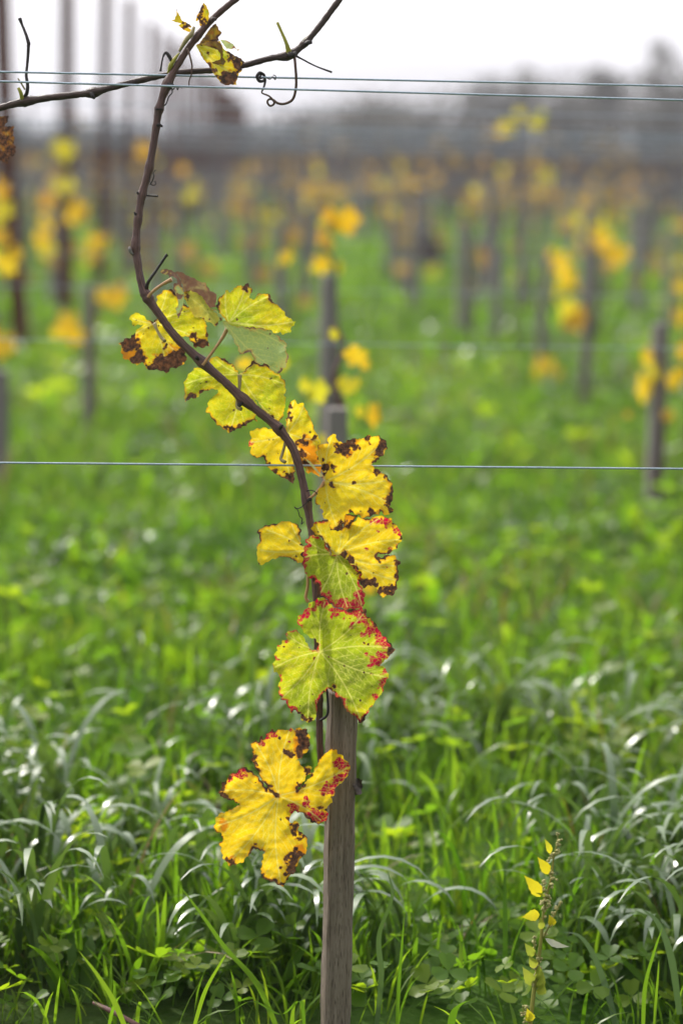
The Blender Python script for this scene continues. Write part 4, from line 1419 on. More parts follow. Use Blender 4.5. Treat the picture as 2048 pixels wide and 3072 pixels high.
vine_leaf(vine, [
    dict(crop='a', j=(320, 548), z=-0.016, edge=4, green=.42, wave=24, curl=9, spots=34, cup=.06,
         poly=[(322, 540), (295, 535), (265, 520), (240, 490), (200, 467), (160, 475), (135, 490), (125, 515), (145, 545), (165, 568), (200, 562), (235, 556), (215, 580), (185, 600), (160, 640), (130, 665), (90, 670), (42, 705), (65, 730), (60, 770), (75, 820), (140, 850), (185, 882), (220, 855), (255, 880), (275, 915), (340, 908), (415, 942), (455, 898), (485, 900), (515, 895), (560, 855), (575, 835), (565, 770), (540, 700), (512, 662), (545, 650), (590, 655), (620, 700), (640, 735), (690, 745), (750, 730), (745, 680), (740, 620), (725, 580), (730, 545), (700, 510), (640, 460), (600, 420), (560, 405), (540, 380), (500, 330), (470, 290), (440, 278), (400, 290), (365, 320), (340, 350), (335, 440), (342, 500)],
         tips=[(150, 510), (70, 720), (410, 930), (560, 840), (740, 720), (420, 300), (600, 450)],
         burn=[(120, 700, 85), (190, 740, 40), (215, 830, 75), (400, 880, 115), (470, 840, 90), (540, 800, 70), (300, 900, 50), (640, 650, 40), (690, 720, 60), (740, 640, 26), (160, 640, 30), (410, 720, 30), (520, 680, 40)],
         amb=[(120, 800, 90), (470, 770, 60)], grn=[(300, 650, 160, .35), (450, 400, 180, .45), (120, 790, 90, .0), (480, 760, 70, .05)]),
], 'spotted yellow leaf with charred brown lower edge, left of the cane', ('a', [(405, 690), (370, 650), (340, 595), (325, 555)], 0.004, -0.014), M_PETIOLE2)
vine_leaf(vine, [
    dict(crop='a', j=(905, 545), z=-0.004, edge=1.0, green=.50, wave=16, curl=6, spots=14, tilt=(-.1, .2), tooth=28, jag=4.5,
         poly=[(905, 560), (860, 500), (815, 440), (805, 410), (820, 370), (850, 330), (890, 290), (910, 305), (940, 290), (975, 250), (1010, 265), (1030, 235), (1055, 232), (1080, 265), (1090, 290), (1075, 330), (1068, 355), (1090, 365), (1110, 350), (1150, 310), (1190, 315), (1235, 320), (1230, 360), (1265, 395), (1300, 420), (1340, 455), (1350, 485), (1375, 510), (1430, 535), (1410, 570), (1385, 595), (1390, 615), (1340, 635), (1290, 625), (1250, 615), (1205, 602), (1180, 600), (1050, 600), (940, 585)],
         tips=[(880, 300), (1040, 245), (1230, 330), (1420, 535), (1200, 590)], burn=[(1045, 255, 34), (1230, 335, 26), (1085, 300, 18)], grn=[(1000, 560, 130, .62), (1250, 500, 150, .38)]),
    dict(crop='a', j=(870, 540), z=0.006, edge=1.0, green=.70, pale=.50, wave=18, curl=8, spots=6, tilt=(.05, .85), tooth=28, jag=3.5, pleat=.22,
         poly=[(850, 530), (900, 545), (940, 570), (1050, 575), (1180, 592), (1240, 622), (1290, 642), (1340, 690), (1372, 730), (1345, 740), (1370, 790), (1365, 850), (1355, 890), (1310, 930), (1290, 940), (1240, 915), (1215, 880), (1180, 860), (1145, 870), (1105, 840), (1095, 810), (1075, 775), (1030, 780), (990, 795), (975, 740), (945, 680), (900, 610), (870, 570)],
         tips=[(1360, 730), (1300, 930), (1000, 780)], burn=[(1310, 925, 26), (1365, 850, 16)], grn=[(1340, 870, 60, .3), (1150, 640, 120, .55)], bump=[(1150, 640, 120, -20)]),
], 'lime green leaf with a pale folded lower half', ('a', [(700, 878), (725, 845), (780, 770), (850, 670), (893, 595)], 0.006, 0.008))
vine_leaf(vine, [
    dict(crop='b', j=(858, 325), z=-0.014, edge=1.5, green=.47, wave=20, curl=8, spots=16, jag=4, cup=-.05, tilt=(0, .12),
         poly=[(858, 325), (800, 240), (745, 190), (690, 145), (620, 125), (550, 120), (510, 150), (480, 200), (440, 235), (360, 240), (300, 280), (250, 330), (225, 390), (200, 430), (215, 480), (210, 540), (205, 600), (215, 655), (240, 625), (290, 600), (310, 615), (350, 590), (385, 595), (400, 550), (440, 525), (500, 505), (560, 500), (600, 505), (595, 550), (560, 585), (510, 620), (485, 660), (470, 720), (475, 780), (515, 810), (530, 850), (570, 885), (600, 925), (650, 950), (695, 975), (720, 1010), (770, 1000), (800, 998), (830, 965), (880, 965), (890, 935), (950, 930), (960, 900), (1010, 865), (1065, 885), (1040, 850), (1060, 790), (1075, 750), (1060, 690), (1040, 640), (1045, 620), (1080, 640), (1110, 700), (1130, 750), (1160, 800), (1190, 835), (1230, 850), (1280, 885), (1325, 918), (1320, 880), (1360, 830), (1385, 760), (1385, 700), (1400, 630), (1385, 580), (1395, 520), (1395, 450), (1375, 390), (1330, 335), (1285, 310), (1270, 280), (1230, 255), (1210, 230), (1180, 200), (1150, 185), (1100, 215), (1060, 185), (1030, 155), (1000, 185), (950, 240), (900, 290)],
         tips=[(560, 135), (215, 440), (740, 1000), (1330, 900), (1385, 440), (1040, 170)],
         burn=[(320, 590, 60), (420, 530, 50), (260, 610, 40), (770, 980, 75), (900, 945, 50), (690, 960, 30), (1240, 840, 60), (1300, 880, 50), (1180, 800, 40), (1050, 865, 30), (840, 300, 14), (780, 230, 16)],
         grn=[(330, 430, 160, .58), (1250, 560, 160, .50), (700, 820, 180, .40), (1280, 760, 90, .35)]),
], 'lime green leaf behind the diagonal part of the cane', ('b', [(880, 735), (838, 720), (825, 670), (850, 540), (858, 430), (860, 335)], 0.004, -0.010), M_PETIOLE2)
vine_leaf(vine, [
    dict(crop='c', j=(450, 375), z=-0.016, edge=3.0, green=.20, wave=22, curl=9, spots=26, jag=3.5,
         poly=[(430, 370), (430, 300), (440, 230), (450, 160), (460, 110), (490, 70), (515, 52), (535, 95), (565, 88), (595, 95), (625, 160), (660, 230), (690, 310), (720, 380), (752, 440), (750, 475), (745, 600), (760, 640), (770, 700), (760, 740), (740, 790), (720, 770), (680, 735), (640, 760), (615, 720), (600, 690), (565, 690), (540, 655), (515, 650), (512, 720), (505, 850), (465, 830), (430, 810), (385, 790), (340, 760), (295, 735), (275, 700), (245, 685), (245, 640), (215, 600), (150, 608), (120, 590), (95, 540), (110, 500), (80, 490), (78, 455), (105, 430), (95, 390), (100, 355), (150, 335), (220, 318), (260, 335), (360, 345), (410, 365)],
         tips=[(510, 70), (740, 440), (640, 740), (480, 840), (90, 460), (600, 110)],
         burn=[(475, 110, 46), (460, 210, 34), (560, 570, 60), (580, 450, 50), (600, 660, 40), (480, 810, 55), (400, 780, 40), (330, 740, 34), (690, 430, 30), (740, 600, 22), (520, 490, 26), (630, 470, 24), (255, 670, 20)],
         amb=[(640, 600, 130), (600, 480, 90), (680, 690, 100)], red=[(105, 485, 34), (95, 440, 20)],
         grn=[(560, 230, 130, .36), (180, 400, 120, .25)], bump=[(620, 600, 100, -25)]),
], 'golden leaf behind the cane with a dark amber fold', ('c', [(425, 648), (385, 620), (400, 560), (425, 470), (445, 385)], 0.004, -0.012), M_PETIOLE2)
vine_leaf(vine, [
    dict(crop='c', j=(800, 828), z=0.014, edge=3.0, green=.10, wave=24, curl=10, spots=18, tilt=(.05, .12), cup=.04, jag=4.5,
         poly=[(795, 825), (775, 760), (760, 640), (720, 590), (705, 550), (730, 500), (770, 470), (830, 475), (815, 440), (840, 405), (870, 380), (895, 385), (910, 420), (930, 460), (1000, 465), (1020, 435), (1070, 430), (1125, 420), (1140, 435), (1170, 410), (1210, 395), (1250, 405), (1305, 395), (1335, 425), (1385, 475), (1380, 530), (1330, 590), (1310, 620), (1260, 650), (1230, 680), (1280, 710), (1330, 750), (1380, 770), (1415, 820), (1440, 880), (1440, 960), (1430, 1010), (1400, 1075), (1450, 1080), (1440, 1110), (1400, 1140), (1350, 1135), (1325, 1110), (1280, 1140), (1210, 1165), (1150, 1170), (1100, 1140), (1040, 1125), (990, 1130), (980, 1200), (970, 1260), (965, 1305), (905, 1290), (850, 1290), (845, 1260), (860, 1215), (830, 1185), (790, 1180), (770, 1130), (775, 1100), (750, 1085), (755, 1055), (720, 1050), (695, 1010), (720, 975), (725, 930), (755, 890), (790, 870)],
         tips=[(860, 400), (1300, 500), (1420, 1040), (930, 1290), (720, 520), (1380, 820)],
         burn=[(950, 490, 50), (985, 545, 50), (1050, 470, 60), (1010, 500, 50), (1340, 470, 65), (1310, 560, 60), (1200, 420, 46), (1260, 650, 40), (1410, 1010, 55), (1420, 1100, 50), (1250, 1140, 50), (1060, 1130, 36), (920, 1275, 55), (970, 1230, 30), (1065, 845, 22), (880, 680, 30), (895, 730, 28), (810, 690, 46), (800, 760, 30), (860, 870, 36), (1120, 510, 18), (905, 530, 30), (1300, 720, 40), (1370, 770, 26), (775, 620, 20)],
         amb=[(1060, 450, 60), (1010, 560, 40), (1270, 540, 40)], grn=[(850, 1080, 150, .32), (1080, 900, 200, .24), (1000, 700, 120, .12)]),
    dict(crop='c', j=(795, 815), z=0.024, jag=1.5, tooth=14, edge=1, green=.2, pale=.9, wave=4, curl=2, spots=2, tilt=(.3, .6),
         poly=[(800, 822), (760, 790), (720, 740), (680, 700), (640, 650), (618, 625), (640, 628), (690, 670), (740, 735), (790, 775)], burn=[(775, 790, 18)]),
], 'large golden leaf with scorched top edge right of the cane', ('c', [(640, 1010), (660, 985), (705, 945), (755, 890), (800, 830)], 0.006, 0.010))
vine_leaf(vine, [   # yellow right half
    dict(crop='d', j=(845, 512), z=0.010, edge=3.0, green=.14, wave=20, curl=9, spots=22, jag=4, tilt=(.05, .05),
         poly=[(845, 525), (800, 520), (740, 420), (690, 350), (630, 325), (612, 260), (625, 220), (680, 190), (700, 200), (740, 185), (800, 180), (850, 200), (900, 250), (950, 270), (1000, 210), (1050, 160), (1120, 185), (1220, 150), (1290, 155), (1350, 170), (1370, 205), (1420, 260), (1450, 310), (1468, 360), (1440, 410), (1400, 460), (1350, 500), (1300, 515), (1240, 500), (1225, 530), (1260, 545), (1290, 520), (1380, 520), (1440, 590), (1420, 640), (1430, 720), (1410, 780), (1415, 830), (1380, 890), (1310, 900), (1270, 920), (1240, 880), (1210, 830), (1180, 800), (1130, 810), (1095, 830), (1065, 780), (1030, 720), (980, 640), (900, 560)],
         tips=[(650, 230), (890, 310), (1455, 370), (1420, 760), (1250, 170), (1400, 620)],
         burn=[(1460, 360, 26), (1420, 440, 36), (1340, 490, 36), (1250, 540, 40), (1420, 600, 34), (1100, 790, 60), (1180, 770, 46), (1250, 860, 46), (1340, 880, 56), (1390, 840, 40), (910, 520, 44), (970, 570, 40), (1030, 640, 40), (1415, 720, 26), (765, 430, 22), (1400, 220, 24)],
         red=[(1200, 180, 36), (1260, 180, 36), (1330, 200, 40), (1310, 235, 26), (1160, 220, 20), (1400, 290, 30), (1430, 330, 24), (1345, 445, 26), (1125, 470, 16), (1315, 635, 16), (1225, 290, 12), (650, 205, 24), (700, 200, 18), (720, 190, 16), (1410, 410, 14)],
         grn=[(760, 330, 130, .32), (1200, 680, 150, .16), (900, 380, 120, .26)], amb=[(1330, 870, 40)]),
    # green lower half, folded over towards the lens
    dict(crop='d', j=(845, 512), z=0.016, edge=.6, green=.74, wave=16, curl=7, spots=12, jag=4, tilt=(-.05, .14), cup=.05,
         poly=[(855, 510), (800, 520), (740, 410), (690, 352), (630, 325), (590, 345), (550, 370), (575, 420), (545, 440), (540, 480), (505, 510), (530, 560), (520, 600), (545, 660), (555, 710), (610, 740), (620, 770), (660, 800), (670, 880), (690, 910), (730, 920), (770, 960), (820, 1000), (880, 1010), (940, 1030), (1000, 1025), (1050, 1030), (1095, 1050), (1105, 950), (1112, 890), (1080, 820), (1060, 770), (1085, 700), (1000, 610), (920, 550)],
         tips=[(560, 380), (530, 540), (680, 890), (950, 1020), (1095, 1030)],
         red=[(530, 505, 34), (580, 440, 26), (570, 400, 20), (645, 350, 24), (550, 560, 24), (545, 620, 22), (560, 690, 18), (630, 740, 26), (680, 790, 20), (740, 880, 26), (775, 935, 36), (820, 985, 30), (870, 970, 40), (940, 990, 50), (1000, 985, 46), (940, 940, 18), (1060, 900, 50), (1090, 950, 46), (1080, 860, 22), (1050, 1010, 26), (880, 1005, 30)], rededge=4,
         grn=[(800, 700, 200, .74), (620, 560, 120, .62), (1020, 680, 80, .5)], burn=[(1060, 690, 24), (1020, 640, 20)]),
    dict(crop='d', j=(930, 150), z=0.002, edge=4, green=.05, amber=.9, wave=8, curl=4, spots=8, jag=2, poly=[(925, 130), (1045, 145), (1005, 200), (955, 270), (905, 305), (915, 200)], burn=[(950, 260, 30), (990, 200, 20), (920, 220, 16)]),
], 'two toned leaf, yellow on its right and green on its left, with red rim flecks')
vine_leaf(vine, [
    dict(crop='d', j=(560, 470), z=-0.004, edge=2.0, green=.20, wave=16, curl=7, spots=4, jag=3, tooth=24, tilt=(0, .3),
         poly=[(95, 300), (130, 265), (180, 240), (240, 225), (300, 215), (360, 200), (430, 215), (490, 240), (515, 280), (500, 330), (510, 400), (540, 440), (600, 470), (600, 560), (545, 600), (490, 590), (445, 580), (440, 560), (400, 545), (350, 530), (280, 545), (220, 570), (165, 605), (110, 610), (100, 560), (95, 500), (100, 430), (125, 390), (115, 330)],
         tips=[(120, 470), (180, 280), (420, 220)], burn=[(118, 310, 26), (115, 395, 14), (395, 378, 10), (110, 605, 14), (515, 415, 16)]),
], 'small plain yellow leaf pointing left', ('d', [(580, 960), (555, 915), (572, 820), (576, 730), (590, 620)], 0.0, 0.002))
vine_leaf(vine, [
    dict(crop='e', j=(635, 728), z=0.012, edge=.8, green=.50, wave=24, curl=8, spots=24, jag=4.5, cup=-.02, tilt=(0, -.01),
         poly=[(600, 715), (550, 715), (510, 670), (470, 600), (440, 560), (400, 520), (350, 485), (290, 495), (235, 525), (265, 550), (265, 590), (220, 600), (200, 640), (160, 655), (160, 710), (120, 765), (130, 800), (120, 850), (105, 920), (130, 960), (170, 980), (185, 1000), (200, 1030), (175, 1070), (180, 1140), (175, 1200), (190, 1270), (240, 1275), (270, 1330), (305, 1415), (360, 1385), (410, 1425), (420, 1490), (485, 1525), (520, 1510), (560, 1500), (580, 1470), (590, 1420), (600, 1350), (625, 1270), (650, 1215), (700, 1160), (740, 1150), (790, 1175), (820, 1240), (870, 1265), (890, 1310), (920, 1370), (960, 1420), (1010, 1430), (1040, 1470), (1090, 1530), (1115, 1520), (1130, 1470), (1160, 1450), (1180, 1400), (1215, 1330), (1250, 1300), (1280, 1240), (1320, 1215), (1335, 1150), (1370, 1060), (1405, 1025), (1380, 950), (1350, 905), (1300, 875), (1330, 850), (1385, 820), (1400, 780), (1440, 750), (1475, 695), (1440, 660), (1390, 600), (1330, 540), (1300, 490), (1260, 440), (1255, 400), (1200, 365), (1150, 320), (1145, 250), (1130, 245), (1110, 280), (1060, 250), (1000, 245), (900, 250), (800, 240), (740, 170), (690, 120), (640, 130), (620, 110), (590, 155), (560, 160), (510, 200), (470, 270), (440, 290), (380, 340), (380, 390), (420, 460), (470, 530), (540, 570), (590, 600), (615, 640), (610, 690)],
         tips=[(690, 150), (1130, 290), (1460, 690), (1390, 1020), (1095, 1510), (500, 1500), (190, 1260), (115, 910), (250, 530)],
         red=[(440, 330, 50), (490, 270, 46), (500, 320, 36), (560, 240, 40), (600, 180, 46), (655, 190, 36), (700, 170, 46), (660, 230, 30), (400, 360, 30), (575, 270, 24), (775, 250, 36), (850, 250, 36), (800, 310, 32), (770, 360, 26), (930, 290, 36), (905, 350, 20), (1020, 270, 46), (1090, 320, 60), (1050, 390, 50), (1000, 440, 34), (970, 460, 18), (1130, 390, 50), (1230, 470, 70), (1170, 500, 46), (1110, 540, 30), (1270, 490, 50), (1290, 580, 55), (1350, 640, 60), (1390, 620, 40), (1340, 780, 55), (1290, 740, 36), (1270, 840, 50), (1210, 810, 36), (1160, 760, 26), (1200, 870, 36), (1350, 940, 34), (1320, 1050, 50), (1300, 1110, 40), (1260, 1230, 34), (185, 1000, 30), (140, 790, 30), (240, 600, 30), (170, 650, 20), (905, 1340, 30), (1160, 1400, 24)],
         burn=[(1190, 345, 34), (1250, 405, 34), (1150, 280, 24), (1440, 690, 40), (1400, 600, 26), (1420, 750, 36), (450, 1480, 46), (400, 1420, 30), (530, 1500, 40), (330, 1400, 24), (740, 1160, 30), (680, 1180, 22), (790, 1185, 22), (1200, 985, 18), (570, 810, 22), (735, 780, 14), (225, 668, 14), (1130, 630, 18), (1170, 645, 14), (965, 360, 12), (600, 1400, 16), (790, 1115, 22)],
         amb=[(1430, 720, 40)], rededge=2.2,
         grn=[(950, 920, 260, .92), (850, 1150, 240, .88), (650, 400, 260, .74), (1100, 650, 180, .60), (300, 850, 220, .54), (350, 1150, 200, .58), (1080, 1420, 110, .42), (500, 1350, 150, .74), (1100, 1000, 160, .86)]),  # leaf greens; the deepest, right of centre, also paint in the stake's shade
], 'large green leaf with crimson flecked rim over the stake top')
vine_leaf(vine, [
    dict(crop='f', j=(675, 775), z=0.016, edge=4.0, green=.06, wave=26, curl=10, spots=24, jag=4.5, tooth=24, cup=.02, tilt=(-.01, .09),
         poly=[(665, 765), (600, 718), (545, 655), (510, 610), (470, 530), (440, 470), (420, 430), (435, 380), (425, 300), (430, 265), (460, 255), (480, 270), (520, 215), (545, 240), (560, 195), (620, 150), (650, 170), (700, 150), (740, 165), (790, 130), (820, 155), (860, 135), (930, 140), (965, 200), (970, 290), (965, 340), (920, 380), (880, 420), (840, 445), (880, 470), (915, 510), (950, 490), (985, 510), (980, 560), (940, 590), (910, 640), (880, 680), (858, 715), (880, 705), (920, 660), (980, 580), (1040, 490), (1080, 410), (1120, 365), (1180, 325), (1220, 340), (1230, 370), (1280, 400), (1310, 450), (1355, 490), (1340, 560), (1310, 600), (1270, 650), (1210, 690), (1210, 740), (1175, 800), (1180, 840), (1110, 905), (1135, 935), (1130, 1000), (1090, 1030), (1000, 1035), (940, 985), (910, 940), (870, 925), (800, 925), (800, 960), (775, 1000), (800, 1030), (860, 1010), (870, 1050), (860, 1100), (930, 1150), (950, 1190), (940, 1290), (905, 1345), (870, 1370), (840, 1480), (770, 1540), (750, 1590), (710, 1630), (660, 1600), (570, 1570), (510, 1520), (515, 1450), (530, 1370), (545, 1310), (520, 1285), (460, 1290), (440, 1270), (420, 1310), (370, 1360), (330, 1410), (280, 1415), (220, 1440), (180, 1400), (150, 1350), (140, 1270), (120, 1240), (150, 1180), (130, 1120), (75, 1110), (70, 1060), (90, 980), (140, 935), (250, 900), (310, 850), (260, 825), (160, 795), (105, 745), (135, 700), (140, 655), (200, 620), (205, 580), (290, 550), (330, 500), (380, 510), (430, 555), (490, 610), (540, 672), (590, 722), (650, 775)],
         tips=[(780, 150), (1340, 500), (1080, 1010), (700, 1610), (200, 1410), (110, 730), (90, 1060), (460, 280)],
         burn=[(890, 200, 75), (910, 280, 75), (880, 370, 55), (770, 370, 55), (740, 350, 30), (560, 215, 24), (440, 430, 40), (460, 480, 26), (945, 530, 45), (890, 670, 36), (130, 760, 44), (230, 590, 30), (160, 660, 26), (840, 1050, 48), (800, 1120, 40), (860, 1330, 60), (810, 1380, 80), (800, 1470, 70), (760, 1560, 46), (720, 1610, 30), (140, 1180, 34), (250, 1420, 40), (190, 1390, 30), (785, 980, 26), (870, 1160, 36), (1070, 880, 28), (590, 700, 32), (560, 690, 22), (690, 225, 16), (700, 1450, 16), (1180, 800, 20), (270, 850, 26), (450, 1230, 14)],
         red=[(630, 190, 46), (570, 220, 36), (520, 270, 30), (540, 290, 22), (350, 530, 46), (290, 560, 46), (240, 605, 36), (1230, 460, 46), (1290, 470, 46), (1270, 600, 50), (1220, 650, 40), (1180, 715, 55), (1090, 720, 40), (1120, 655, 18), (1330, 550, 30), (800, 880, 46), (840, 890, 36), (940, 840, 36), (990, 885, 30), (1040, 930, 36), (990, 980, 70), (1080, 985, 60), (1020, 1010, 50), (950, 960, 30), (1110, 950, 30), (780, 150, 24), (770, 270, 12)],
         grn=[(1100, 600, 240, .22), (700, 1050, 200, .18), (640, 1300, 160, .16), (880, 1220, 70, .12)], amb=[(890, 280, 90), (870, 1290, 70), (150, 1050, 60), (250, 1390, 60)], bump=[(1150, 500, 150, -12)]),
], 'ragged yellow five lobed leaf beside the stake, lowest of the vine', ('f', [(1095, 905), (1030, 860), (900, 815), (780, 790), (690, 778)], 0.0, 0.009))

# ------------------------------------------------------------------ the crossing cane
cb = D(-10, 250, 3.015)
xc = thing('vine_cane', 'dark brown cane crossing behind the bent cane, rising from left edge to the top', 'vine', tuple(cb))
zz = -0.022
CB = [(-260, 300), (-140, 284), (-60, 268), (-20, 255), (0, 248), (50, 235), (110, 225), (170, 218), (212, 213), (245, 204), (300, 190), (380, 172), (440, 164), (500, 160), (560, 150), (620, 134), (665, 126), (700, 99), (730, 65), (760, 25), (782, -5), (815, -55), (850, -125), (872, -200)]
cane('cane', [(x, y, zz if x > 330 else zz + 0.0) for x, y in CB], [17, 17, 16, 16, 16, 15, 14, 14, 14, 14, 15, 14, 13], M_BARK2,
     [(55, 232, .4, 10), (212, 213, .45, 8), (663, 126, .5, 11), (702, 98, .25, 7)], xc)


def twig_b(name, pts, widths, mat, label=None, n=6):
    return twig(name, [(p[0], p[1], (p[2] if len(p) > 2 else 0) + zz) for p in pts], widths, mat, xc, label=label, n=n)


twig_b('twig', [(52, 230), (62, 214, .004), (64, 195, .006), (61, 172, .006), (63, 150, .004), (65, 125, .004), (66, 105, .004), (66, 98, .004), (60, 78, .002), (52, 58, 0), (46, 42, 0)], [10, 9, 8, 7, 6.5, 7, 8, 9, 7, 6, 9], M_TWIG, 'dark upright spur')
twig_b('twig', [(52, 228, .004), (48, 212, .008), (43, 202, .008)], [10, 9, 7], M_STUB)
twig_b('twig', [(58, 206, .004), (50, 192, .006), (42, 180, .006)], [4, 4, 3], M_PETIOLE2)
twig_b('bud', [(210, 214, .006), (214, 222, .008), (218, 226, .006)], [10, 10, 5], M_TWIG)
twig_b('twig', [(664, 122, .004), (658, 100, .008), (648, 76, .008), (637, 52, .006)], [14, 9, 7, 7], M_STUB, 'pale yellow green stub pointing up')
twig_b('twig', [(672, 124, .004), (690, 134, .006), (725, 152, .004), (762, 166, 0)], [7, 4.5, 3.5, 5], M_TWIG)
twig_b('bud', [(700, 100, .004), (708, 98, .008), (717, 98, .008)], [8, 12, 6], M_TWIG)
twig_b('bud', [(664, 124, .008), (672, 126, .012), (680, 120, .010)], [12, 14, 6], M_TWIG)
twig_b('tendril', [(676, 128, .008), (678, 150, .014), (680, 180, .014), (679, 205, .013), (672, 228, .012), (655, 238, .011), (638, 237, .010), (627, 229, .009), (618, 228, .009), (614, 235, .010), (620, 243, .010), (628, 240, .012), (629, 233, .013), (618, 221, .012), (604, 215, .012), (600, 212, .012)],
       [7, 6.5, 6.5, 6.5, 6.5, 6, 6, 5.5, 5, 5, 5, 5, 5, 4.5, 4, 3], M_TENDRIL, 'long hooked tendril ending in a coil', n=5)
twig_b('tendril', [(601, 211, .010), (606, 200, .008), (609, 186, .004), (606, 172, .004), (596, 167, .008), (590, 176, .012), (596, 187, .010), (607, 184, .004), (605, 172, .0), (595, 170, .006), (592, 181, .012), (602, 187, .008), (609, 178, .0), (602, 170, .002), (597, 180, .010), (610, 178, .006), (620, 182, .010), (626, 176, .006), (632, 183, .008), (633, 175, .006), (627, 172, .006)],
       [4, 5, 6, 6.5, 6.5, 6.5, 6.5, 6.5, 6, 6, 6, 6, 5, 5, 4, 3, 2.5, 2.5, 2.5, 2, 2], M_TWIG, 'dark tendril knot wound on the upper wire', n=5)
vine_leaf(xc, [
    dict(crop='l', j=(-20, 540), z=-0.02, jag=3, tooth=16, edge=4, green=.1, burn0=1.0, amber=.9, wave=14, curl=6, spots=10, tilt=(-.2, .1),
         poly=[(-60, 540), (0, 535), (42, 530), (35, 560), (20, 580), (65, 580), (60, 610), (70, 640), (62, 660), (76, 680), (70, 712), (45, 720), (35, 755), (10, 740), (-50, 700)],
         tips=[(70, 690), (30, 745), (40, 535)]),
], 'scorched orange brown leaf at the left edge')

# ------------------------------------------------------------------ goosefoot weed, lower right
wb = D(1212, 2460, 2.98)
weed = thing('weed', 'thin yellow leaved goosefoot weed with seed clusters in the lower right grass', 'weed', (wb.x, wb.y, 0))
CROPS['w'] = (1024, 2272, 1.53125)
M_WSTEM = bark_material('weed_stem', [(0.3, (0.16, 0.17, 0.03)), (0.6, (0.30, 0.28, 0.05)), (0.85, (0.34, 0.20, 0.06))], 0.5)
M_WLEAF = simple_leaf('weed_leaf', [(0.2, (0.55, 0.45, 0.015)), (0.5, (0.66, 0.56, 0.02)), (0.8, (0.40, 0.44, 0.03))], 0.5, 40.0)
M_WLEAFG = simple_leaf('weed_leaf_green', [(0.2, (0.20, 0.26, 0.03)), (0.5, (0.32, 0.36, 0.04)), (0.8, (0.42, 0.42, 0.05))], 0.5, 40.0)
M_WPALE = simple_leaf('weed_leaf_pale', [(0.2, (0.40, 0.40, 0.30)), (0.8, (0.62, 0.60, 0.45))], 0.5, 40.0, 0.3)
M_SEED = plain('weed_seed', (0.36, 0.33, 0.14), 0.8, 0, 0.45, 400.0, 0.2)
DW = 2.98


def wpt(x, y, dz=0.0):
    q = cv('w', [(x, y)])[0]
    return np.array(P(q[0], q[1], DW - dz))


stem = [(855, 1330), (866, 1230), (882, 1080), (900, 960), (915, 840), (922, 760), (930, 690), (945, 620), (965, 540), (972, 470), (985, 410), (995, 350)]
tubes('stem', [(catmull([wpt(x, y) for x, y in stem], 6), [0.0030, 0.0027, 0.0022, 0.0017, 0.0012, 0.0007]),
               (catmull([wpt(925, 830), wpt(950, 780, .006), wpt(985, 710, .008), wpt(1005, 665, .008)], 5), [0.0014, 0.001, 0.0006]),
               (catmull([wpt(905, 930), wpt(885, 890, .006), wpt(886, 820, .006)], 5), [0.0014, 0.001, 0.0006]),
               (catmull([wpt(870, 1200), wpt(845, 1190, .006), wpt(830, 1150, .006)], 5), [0.0014, 0.001, 0.0006])], M_WSTEM, weed, 7)


def wleaf(x0, y0, x1, y1, wd, mat, dz=0.004, cup=0.25):
    a, b = wpt(x0, y0, dz), wpt(x1, y1, dz + 0.006)
    ax = b - a; L = np.linalg.norm(ax); ax /= L
    view = np.array([0, -1, 0.1]); side = np.cross(ax, view); side /= np.linalg.norm(side); nm = np.cross(side, ax)
    V, F = [], []
    n = 9
    for i in range(n + 1):
        t = i / n
        w_ = wd * 0.85 * np.interp(t, [0, .1, .2, .3, .4, .5, .6, .7, .8, .9, 1], [.08, .5, .82, .97, 1, .95, .82, .63, .42, .2, .02]) * (1 + (0.08 if i % 2 else -0.05))
        c = a + ax * L * t + nm * L * 0.16 * math.sin(t * 2.6) + side * L * 0.06 * math.sin(t * 3.1)
        V += [c - side * w_ + nm * w_ * cup, c, c + side * w_ + nm * w_ * cup * 1.3]
    for i in range(n):
        for k in range(2):
            F.append((i * 3 + k, i * 3 + k + 1, i * 3 + k + 4, i * 3 + k + 3))
    mesh_from('leaf', V, F, mat, weed)


for a in [(957, 442, 931, 372, .0045, M_WLEAF), (948, 536, 898, 456, .0075, M_WLEAF), (912, 640, 836, 540, .0090, M_WLEAF), (908, 722, 826, 734, .0085, M_WLEAF), (968, 775, 950, 720, .006, M_WLEAF),
          (935, 832, 1046, 868, .0048, M_WPALE), (878, 915, 838, 850, .0065, M_WLEAFG), (886, 968, 858, 905, .0065, M_WLEAFG), (872, 1048, 828, 958, .008, M_WLEAFG), (900, 1060, 926, 985, .006, M_WLEAFG),
          (905, 1090, 925, 1030, .007, M_WLEAFG), (865, 1215, 850, 1150, .007, M_WLEAF), (915, 790, 908, 730, .005, M_WLEAFG), (900, 1020, 905, 950, .006, M_WLEAFG), (940, 640, 885, 620, .002, M_WLEAFG)]:
    wleaf(*a)
def seedball(V, F, c, r):
    b = len(V)
    for i in range(5):
        ph = math.pi * i / 4
        for k in range(6):
            a = 6.283 * k / 6
            V.append((c[0] + r * math.sin(ph) * math.cos(a), c[1] + r * math.sin(ph) * math.sin(a), c[2] + r * math.cos(ph) * 0.9))
    for i in range(4):
        for k in range(6):
            F.append((b + i * 6 + k, b + i * 6 + (k + 1) % 6, b + (i + 1) * 6 + (k + 1) % 6, b + (i + 1) * 6 + k))


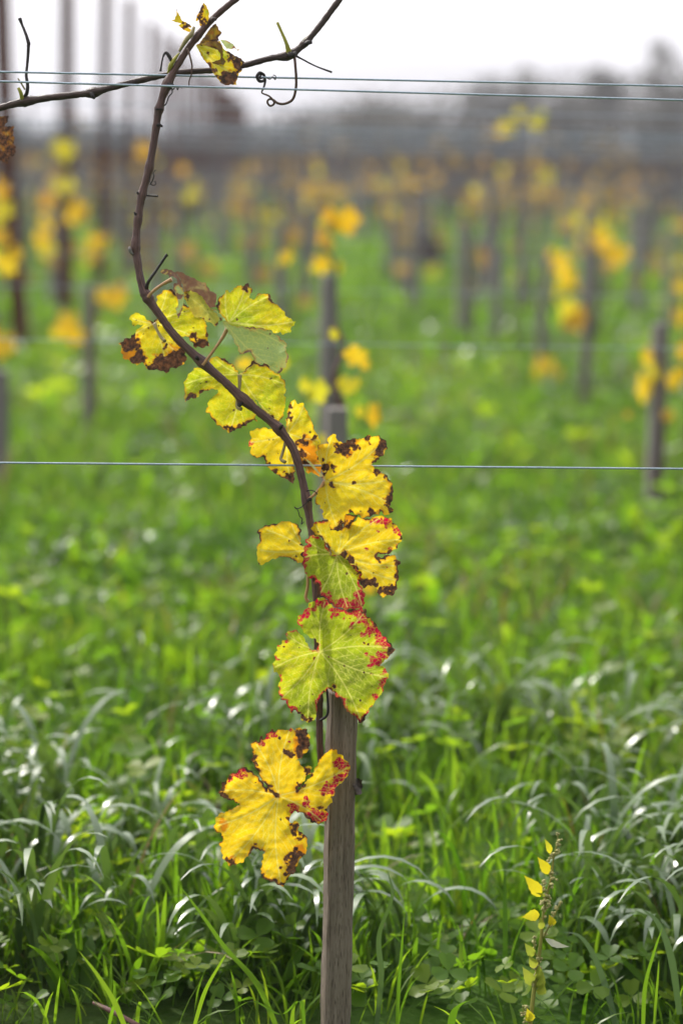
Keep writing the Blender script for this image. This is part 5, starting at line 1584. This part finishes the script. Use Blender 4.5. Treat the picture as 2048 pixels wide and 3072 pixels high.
for (x, y, n, sx, sy) in [(992, 352, 4, 8, 6), (1000, 378, 4, 9, 8), (990, 400, 5, 10, 9), (994, 430, 6, 10, 9), (960, 458, 6, 12, 12), (975, 445, 4, 8, 8), (962, 530, 10, 14, 14), (975, 555, 6, 10, 10), (928, 575, 7, 10, 9), (925, 610, 10, 14, 14), (938, 640, 8, 14, 12),
                          (945, 665, 9, 14, 14), (920, 665, 6, 10, 9), (930, 700, 12, 14, 18), (960, 585, 6, 10, 10), (1003, 668, 5, 8, 8), (990, 690, 6, 9, 9), (975, 715, 6, 9, 9), (965, 745, 6, 9, 9), (960, 775, 4, 8, 8), (935, 810, 6, 10, 10), (886, 825, 5, 8, 8), (884, 850, 6, 10, 10), (880, 880, 6, 10, 10),
                          (900, 935, 9, 14, 12), (888, 960, 8, 12, 12), (910, 970, 6, 10, 10), (882, 1010, 8, 12, 12), (905, 1000, 6, 10, 10), (882, 1040, 7, 12, 10), (900, 1050, 7, 12, 12), (845, 1150, 8, 12, 12), (835, 1180, 8, 14, 12), (845, 1205, 7, 14, 12), (860, 1190, 6, 10, 10)]:
    V, F = [], []
    for q in range(n):
        c = wpt(x + random.gauss(0, sx * .55), y + random.gauss(0, sy * .55), random.gauss(0.002, 0.003))
        seedball(V, F, c, random.uniform(0.0013, 0.0024))
    mesh_from('seed_cluster', V, F, M_SEED, weed)

# shrivelled leaf scrap caught behind the stake's right edge
sc = D(820, 1806, 3.03)
V, F = [], []
for i in range(7):
    for k in range(5):
        u, v = i / 6 - .5, k / 4 - .5
        V.append((sc.x + u * .012 + random.gauss(0, .0008), sc.y + .006 * math.sin(u * 5 + v * 4), sc.z + v * .02 + random.gauss(0, .0008)))
for i in range(6):
    for k in range(4):
        F.append((i * 5 + k, (i + 1) * 5 + k, (i + 1) * 5 + k + 1, i * 5 + k + 1))
o = mesh_from('dead_leaf', V, F, plain('dead_leaf_brown', (0.10, 0.075, 0.07), 0.8, 0, .4, 200), loc=tuple(sc))
tag(o, 'small shrivelled grey brown leaf scrap at the right edge of the near stake', 'dead leaf')

for o in list(bpy.data.objects):
    if '_w' in o.keys(): del o['_w']
